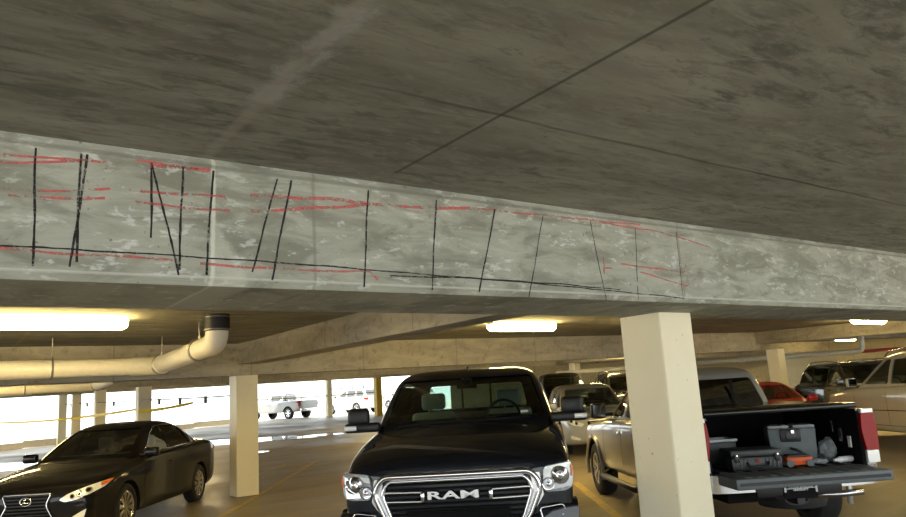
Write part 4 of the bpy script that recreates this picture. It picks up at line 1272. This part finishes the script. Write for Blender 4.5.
    obj('hitch_receiver', bm, M['blackplastic'], t)
    bm = bmesh.new(); tube(bm, [(-.16, 5.20, .46), (-.30, 5.36, .49), (-.45, 5.42, .495), (-.64, 5.43, .505)], .032, 12); obj('exhaust_pipe', bm, M['satin'], t, True)
    bm = bmesh.new(); lathe(bm, [(.30, .15), (.28, .34), (.36, .37), (.46, .34), (.46, .15), (.30, .15)], 28, 'z')
    for v in bm.verts: v.co.y += 4.55; v.co.x += -.36
    obj('spare_tire', bm, M['tire'], t, True, 40)
    bm = bmesh.new()
    box(bm, (0, 3.0, .42), (.9, 3.6, .1)); cyl(bm, (-.8, 4.22, .39), (.8, 4.22, .39), .06, 12)
    obj('chassis', bm, M['dark'], t)
    for s in (1, -1):
        bm = bmesh.new(); box(bm, (s*.675, 4.22, .83), (.20, .96, .17), None, .03); obj('wheel_well', bm, M['dark'], t, True, 40)
    # interior rail hardware
    for y in (4.9, 5.05):
        bm = bmesh.new(); box(bm, (-.728, y, 1.02 if y > 5 else 1.1), (.012, .05, .12)); obj('tie_down', bm, M['satin'], t)
    bm = bmesh.new(); box(bm, (-.726, 5.2, .96), (.008, .055, .11)); o = obj('warning_label', bm, M['white'], t); o['label'] = 'small white label inside the bed'
    head_lamps(bb, t, [(.55, .86), (.84, .92), (.86, .99), (.6, .96)])
    return t
silver_pickup()
TM = Matrix.Translation(TF) @ Matrix.Rotation(PT, 4, 'Z')
def bedpos(x, y, z): return TM @ Vector((x, y, z))

# ---- load in the bed
FZ = .7525
def case_box():
    p = bedpos(.28, 5.09, FZ); t = empty('equipment_case', p, PT-.10, 'black hard equipment case lying flat in the truck bed', 'case')
    bm = bmesh.new(); box(bm, (0, 0, .065), (.50, .38, .13), None, .02); obj('case_body', bm, M['caseplastic'], t, True, 40)
    bm = bmesh.new(); box(bm, (0, 0, .165), (.51, .39, .068), None, .02); ld = obj('case_lid', bm, M['caseplastic'], t, True, 40)
    for i in range(12):
        x = (i-5.5)*.036
        if abs(x) < .07: continue
        bm = bmesh.new(); box(bm, (x, .192, .07), (.012, .014, .08)); obj('rib', bm, M['caseplastic'], t)
    for x in (-.2, .2):
        bm = bmesh.new(); box(bm, (x, .203, .12), (.05, .02, .075), None, .006); l = obj('latch', bm, M['blackplastic'], t, True, 40)
        bm = bmesh.new(); cyl(bm, (x, .212, .15), (x, .218, .15), .008, 10); obj('latch_pin', bm, M['chrome'], l)
    bm = bmesh.new(); tube(bm, [(-.10, .20, .075), (-.10, .235, .05), (-.07, .24, .035), (.07, .24, .035), (.10, .235, .05), (.10, .20, .075)], .012, 8); obj('handle', bm, M['blackplastic'], t, True)
    bm = bmesh.new(); cyl(bm, (0, .196, .09), (0, .204, .09), .018, 16); o = obj('badge', bm, M['redlens'], t); o['label'] = 'small round red badge'
case_box()
def tall_case():
    p = bedpos(-.31, 4.80, FZ); t = empty('storage_case', p, PT-.30, 'tall grey plastic storage case standing upright in the truck bed', 'case')
    bm = bmesh.new(); vs = box(bm, (0, 0, .18), (.46, .30, .36), None, .02)
    for v in bm.verts: v.co.x *= 1 + .08*(v.co.z/.36-.5)
    obj('case_body', bm, M['greyplastic'], t, True, 40)
    for x in (-.125, .125):
        bm = bmesh.new(); box(bm, (x, 0, .375), (.21, .32, .03), None, .008); obj('lid_panel', bm, P('pale_grey_plastic', (.3, .33, .34), .5) if x < 0 else bpy.data.materials['pale_grey_plastic'], t, True, 40)
    bm = bmesh.new(); box(bm, (0.02, .162, .285), (.20, .03, .13), None, .01); q = obj('latch_plate', bm, M['blackplastic'], t, True, 40)
    bm = bmesh.new(); box(bm, (0.02, .182, .285), (.10, .02, .08), None, .008); obj('latch', bm, M['caseplastic'], q, True, 40)
    bm = bmesh.new(); box(bm, (0.0, .19, .325), (.035, .015, .04), None, .004); obj('latch_pin', bm, M['satin'], q)
    bm = bmesh.new(); tube(bm, [(.04, .17, .155), (-.02, .185, .14), (-.10, .185, .09), (-.12, .17, .075)], .013, 8); obj('handle', bm, M['blackplastic'], t, True)
tall_case()
def reel():
    p = bedpos(-.17, 5.17, FZ); t = empty('scanner', p, PT-.2, 'small orange wheeled device with two grey discs in the truck bed', 'tool')
    bm = bmesh.new(); box(bm, (0, 0, .065), (.25, .17, .065), None, .015); box(bm, (0, 0, .035), (.13, .16, .04), None, .01); obj('housing', bm, M['orange'], t, True, 40)
    bm = bmesh.new(); box(bm, (0, 0, .105), (.22, .14, .02), None, .008); obj('top_cover', bm, M['caseplastic'], t, True, 40)
    for x in (-.095, .095):
        for y in (-.06, .09):
            bm = bmesh.new(); cyl(bm, (x, y-.012, .036), (x, y+.012, .036), .036, 20); wv = obj('wheel', bm, M['greyplastic'], t, True, 40)
reel()
def cloth(name, lx, ly, s, label, cat, mat, seed, h=.0):
    bm = bmesh.new(); bmesh.ops.create_icosphere(bm, subdivisions=4, radius=1)
    rnd = random.Random(seed); ph = [rnd.uniform(0, 6) for _ in range(8)]
    for v in bm.verts:
        c = v.co; r = 1 + .16*math.sin(4*c.x+ph[0]+2*c.z) + .12*math.sin(7*c.y+ph[1]+3*c.x) + .08*math.sin(11*c.z+ph[2]+5*c.y) + .05*math.sin(17*c.x+ph[3])
        v.co = Vector((c.x*s[0]*r, c.y*s[1]*r, max(0.0, c.z*s[2]*r + s[2]*.85)))
    o = obj(name, bm, M[mat], None, True); p = bedpos(lx, ly, FZ+h); o.location = p; o.rotation_euler = (0, 0, PT); tag(o, label, cat)
cloth('cloth_bag', -.66, 4.87, (.09, .10, .12), 'crumpled grey cloth bag beside the tall grey case', 'bag', 'bag', 3)
cloth('rag', -.44, 5.09, (.075, .06, .028), 'grey rag lying in front of the crumpled bag', 'cloth', 'bag', 5)
def bottle():
    p = bedpos(-.65, 5.17, FZ+.036); t = empty('plastic_bottle', p, PT+.25, 'clear crumpled plastic bottle lying by the tailgate', 'bottle')
    bm = bmesh.new(); lathe(bm, [(-.11, .001), (-.11, .03), (-.10, .034), (-.06, .033), (-.05, .030), (-.04, .034), (0.0, .033), (.01, .03), (.02, .034), (.05, .033), (.085, .016), (.10, .013)], 20, 'x'); obj('bottle_body', bm, M['clearlamp'], t, True)
    bm = bmesh.new(); cyl(bm, (.10, 0, 0), (.118, 0, 0), .016, 14); obj('cap', bm, M['white'], t)
bottle()
t = empty('storage_bin', bedpos(.36, 4.42, FZ), PT, 'low dark bin with a pale rim at the far left of the truck bed', 'bin')
bm = bmesh.new(); box(bm, (0, 0, .12), (.36, .30, .24), None, .02); obj('bin_body', bm, M['caseplastic'], t, True, 40)
bm = bmesh.new(); tube(bm, [(-.18, -.15, .245), (.18, -.15, .245), (.18, .15, .245), (-.18, .15, .245)], .016, 8, True); obj('rim', bm, P('pale_rim', (.6, .62, .64), .4), t, True, 40)

# ================================================================== other parked cars
t, body, bb, s_ = suv((9.66, 17.7, lift(17.7)), PI, 5.0, 1.98, 1.90, M['whitepaint'], 'large white SUV beside the open truck bed at the right edge', tint='glass_clear')
for s in (1, -1):
    decal('door_molding', [(1.5, .70), (4.0, .72), (4.0, .735), (1.5, .715)], 'x', s, bb, .001, .012, M['dark'], t, .2)
    decal('sill_cladding', [(1.45, .28), (3.3, .28), (3.3, .42), (1.45, .42)], 'x', s, bb, .001, .012, M['blackplastic'], t, .2)
tail_lamps(bb, t, [(.72, .95), (.92, .95), (.92, 1.25), (.76, 1.25)]); head_lamps(bb, t, [(.5, .9), (.86, .95), (.9, 1.03), (.6, 1.0)])

t, body, bb, s_ = sedan((7.6, 16.35, lift(16.35)), 0, 4.5, 1.76, 1.44, M['redpaint'], 'bright red car between the silver pickup and the cream column')
head_lamps(bb, t, [(.5, .60), (.72, .68), (.84, .74), (.8, .66), (.62, .58)]); tail_lamps(bb, t, [(.45, .86), (.78, .88), (.78, .97), (.5, .97)])

t, body, bb, s_ = suv((11.95, 19.6, lift(19.6)), 0, 4.8, 1.92, 1.78, M['greypaint'], 'dark grey SUV facing the camera behind the red car', tint='glass_clear')
head_lamps(bb, t, [(.5, .82), (.78, .88), (.90, .96), (.86, .86), (.6, .78)], amber=[(.82, .90), (.89, .95), (.87, .87)]); tail_lamps(bb, t, [(.72, .95), (.92, .95), (.92, 1.2), (.76, 1.2)])
t, body, bb, s_ = suv((14.5, 21.2, lift(21.2)), 0, 4.8, 1.9, 1.76, M['blackpaint'], 'black SUV partly hidden behind the white SUV windscreen')
t, body, bb, s_ = sedan((10.35, 25.2, lift(25.2)), 0, 4.6, 1.8, 1.5, M['blackpaint'], 'black car behind the cream column by the red car')

# silver crossover behind the black pickup
t, body, bb, s_ = suv((3.25, 16.8, lift(16.8)), 0, 4.7, 1.86, 1.66, M['silverpaint'], 'silver crossover facing the camera between the two pickups', tint='glass_clear', rails=False)
head_lamps(bb, t, smooth_poly([(.48, .74), (.66, .80), (.84, .90), (.86, .80), (.74, .72), (.55, .68)], .02, 2), None, ((.66, .755, .035), (.76, .80, .03)), [(.82, .86), (.86, .885), (.86, .82)])
gp = smooth_poly([(-.42, .80), (.42, .80), (.34, .52), (-.34, .52)], .05, 3)
g = decal('grille', gp, 'y', -1, bb, .002, .014, M['dark'], t)
for i in range(5): decal('grille_bar', [(-.36+.012*i, .76-i*.05), (.36-.012*i, .76-i*.05), (.36-.012*i, .772-i*.05), (-.36+.012*i, .772-i*.05)], 'y', -1, bb, .016, .008, M['satin'], g)
for s in (1, -1): decal('fog_lamp', [(s*.58, .42), (s*.80, .50), (s*.80, .42), (s*.62, .38)], 'y', -1, bb, .002, .012, M['clearlamp'], t)

t, body, bb, s_ = suv((3.75, 24.6, lift(24.6)), 0, 4.9, 1.95, 1.98, M['blackpaint'], 'black SUV far behind, just right of the black pickup roof', rails=False)
head_lamps(bb, t, [(.5, .9), (.86, .95), (.9, 1.03), (.6, 1.0)])
t, body, bb, s_ = suv((5.85, 23.6, lift(23.6)), 0, 4.8, 1.9, 1.88, M['blackpaint'], 'black SUV with roof rails behind the silver crossover')
head_lamps(bb, t, [(.5, .9), (.86, .95), (.9, 1.03), (.6, 1.0)])

# far pickup, front to the left
def far_pickup():
    t = empty('pickup_truck', (-17.1, 53.6, lift(47.5)), math.radians(234), 'silver pickup with a roof rack parked on the sunlit deck far away', 'truck')
    t.rotation_euler.z = math.radians(-125+0)
    st = [(0.02,.72,.58,.50,.86,.92),(.07,.82,.66,.46,.92,.98),(.25,.90,.74,.44,1.0,1.04),(.6,.92,.78,.42,1.05,1.09),(1.5,.925,.80,.42,1.10,1.14),(2.5,.925,.82,.42,1.12,1.15),(3.5,.925,.83,.42,1.14,1.17),(5.1,.925,.85,.44,1.18,1.20),(5.2,.91,.83,.46,1.17,1.19)]
    body = body_shell('body', st, M['palesilver'], t, [(.9, .38, .46), (4.1, .38, .46)], ((0, 4.35, 1.28), (1.45, 1.4, .9)), 2)
    lay = [(1.08,.85,1.42,3.5),(1.16,.84,1.55,3.49),(1.36,.78,1.9,3.44),(1.56,.72,2.2,3.36),(1.68,.64,2.45,3.25),(1.72,.45,2.7,3.1)]
    ws = window_polys(lay, 1.18, 1.60); rw = window_polys(lay, 1.24, 1.58)
    sides = [side_poly(lay, 1.18, 1.58, None, 2.42, .22), side_poly(lay, 1.18, 1.58, 2.52, 3.25)]
    cab, bv = cab_shell('cab', lay, M['palesilver'], t, ws, sides, rw)
    panes(lay, bv, ws, sides, rw, t, M['glass'], M['glass_tint'], M['glass_tint'])
    wheels(t, (.9, 4.1), .92, .38, .25, .24, 6)
    bb = trims(body, t, [(1.5, .5, 1.08), (2.47, .5, 1.1), (3.42, .5, 1.1)], [2.3, 3.25], M['palesilver'], .98)
    tail_lamps(bb, t, [(.80, .82), (.91, .82), (.91, 1.12), (.80, 1.12)])
    bm = bmesh.new(); box(bm, (0, 5.25, .56), (1.75, .16, .16), None, .03); obj('rear_bumper', bm, M['chrome'], t, True, 40)
    bm = bmesh.new(); box(bm, (0, 5.14, .90), (1.45, .06, .50), None, .01); obj('tailgate', bm, M['palesilver'], t, True, 40)
    bm = bmesh.new()
    for s in (1, -1): tube(bm, [(s*.5, 2.35, 1.70), (s*.5, 2.5, 1.82), (s*.5, 3.2, 1.82), (s*.5, 3.3, 1.70)], .02, 6)
    for y in (2.5, 2.85, 3.2): tube(bm, [(-.5, y, 1.82), (.5, y, 1.82)], .016, 6)
    obj('roof_rack', bm, M['blackplastic'], t)
    # roll bar and tool box behind the cab
    bm = bmesh.new(); tube(bm, [(-.78, 3.75, 1.18), (-.70, 3.75, 1.62), (.70, 3.75, 1.62), (.78, 3.75, 1.18)], .035, 8); obj('bed_rack', bm, M['blackplastic'], t, True)
    return t
FP = far_pickup()
def heading_loc(cx, cy, heading_deg, L):
    """front position and turn for a vehicle centred at cx,cy whose nose points to heading"""
    h = math.radians(heading_deg); n = Vector((math.cos(h), math.sin(h)))
    # local +y runs nose to tail, so it points along -n
    rz = math.atan2(-n.y, -n.x) - PI/2
    return (cx+n.x*L/2, cy+n.y*L/2), rz
(fx, fy), rz = heading_loc(-12.35, 49.9, 148, 5.2); FP.location = (fx, fy, lift(47.5)+.001); FP.rotation_euler.z = rz
(fx, fy), rz = heading_loc(-8.05, 54.3, 140, 4.9)
t, body, bb, s_ = suv((fx, fy, lift(47.5)+.001), rz, 4.9, 1.95, 1.82, M['whitepaint'], 'white SUV parked on the sunlit deck left of the yellow column')
tail_lamps(bb, t, [(.74, .95), (.93, .95), (.93, 1.25), (.78, 1.25)])
(fx, fy), rz = heading_loc(-4.2, 58.2, 138, 4.7)
t, body, bb, s_ = suv((fx, fy, lift(47.5)+.001), rz, 4.7, 1.9, 1.75, M['whitepaint'], 'white SUV on the sunlit deck right of the yellow column')
tail_lamps(bb, t, [(.74, .95), (.93, .95), (.93, 1.2), (.78, 1.2)])

# ------------------------------------------------------------------ right-hand pipes, cables, tape
simple_pipe([(4.2, 31.4, 2.25), (13.35, 24.0, 2.22), (13.4, 24.0, ZS+lift(24))], .085, 'thin white drain pipe crossing behind the cars on the right', M['pvc'])
simple_pipe([(14.0, 26.2, 2.26), (24, 26.2, 2.34)], .06, 'red sprinkler pipe above the white SUV', M['redpipe'], 'sprinkler_pipe', 'pipe')
for i, (va, vb, lab) in enumerate(((14.165, 22.598, 'steel cable with clips from the cream column by the sedan to the taped column'), (22.982, 28.798, 'steel cable with clips just left of the taped column'), (29.162, 32.998, 'steel cable between the second and third columns behind the sedan'), (33.332, 36.998, 'steel cable with clips between the two leftmost columns'))):
    pa = g2w(4.80 if i < 1 else 4.70, va, 1.88); pb = g2w(4.85 if i < 1 else 4.70, vb, 1.88)
    pa.z += lift(pa.y); pb.z += lift(pb.y)
    cable(pa, pb, .015, .011, lab, 3 if i < 1 else 1)
cable((-8.458, 47.09, 2.40), (-5.258, 44.622, 2.45), .04, .014, 'steel cable with clips strung over the far pickup', 3)
tape((-17.5, 27.0, 1.62), (-9.6, 21.6, 1.78), .10, .075, 'sagging yellow caution tape stretched across the far left columns')
tape((-9.38, 21.07, 1.70), (-7.7, 20.85, 1.86), .03, .085, 'short end of yellow caution tape wrapped on the cream column')
tape((-12.5, 44.0, 1.98), (-5.3, 44.3, 2.0), .04, .07, 'yellow caution tape stretched in front of the far pickup')
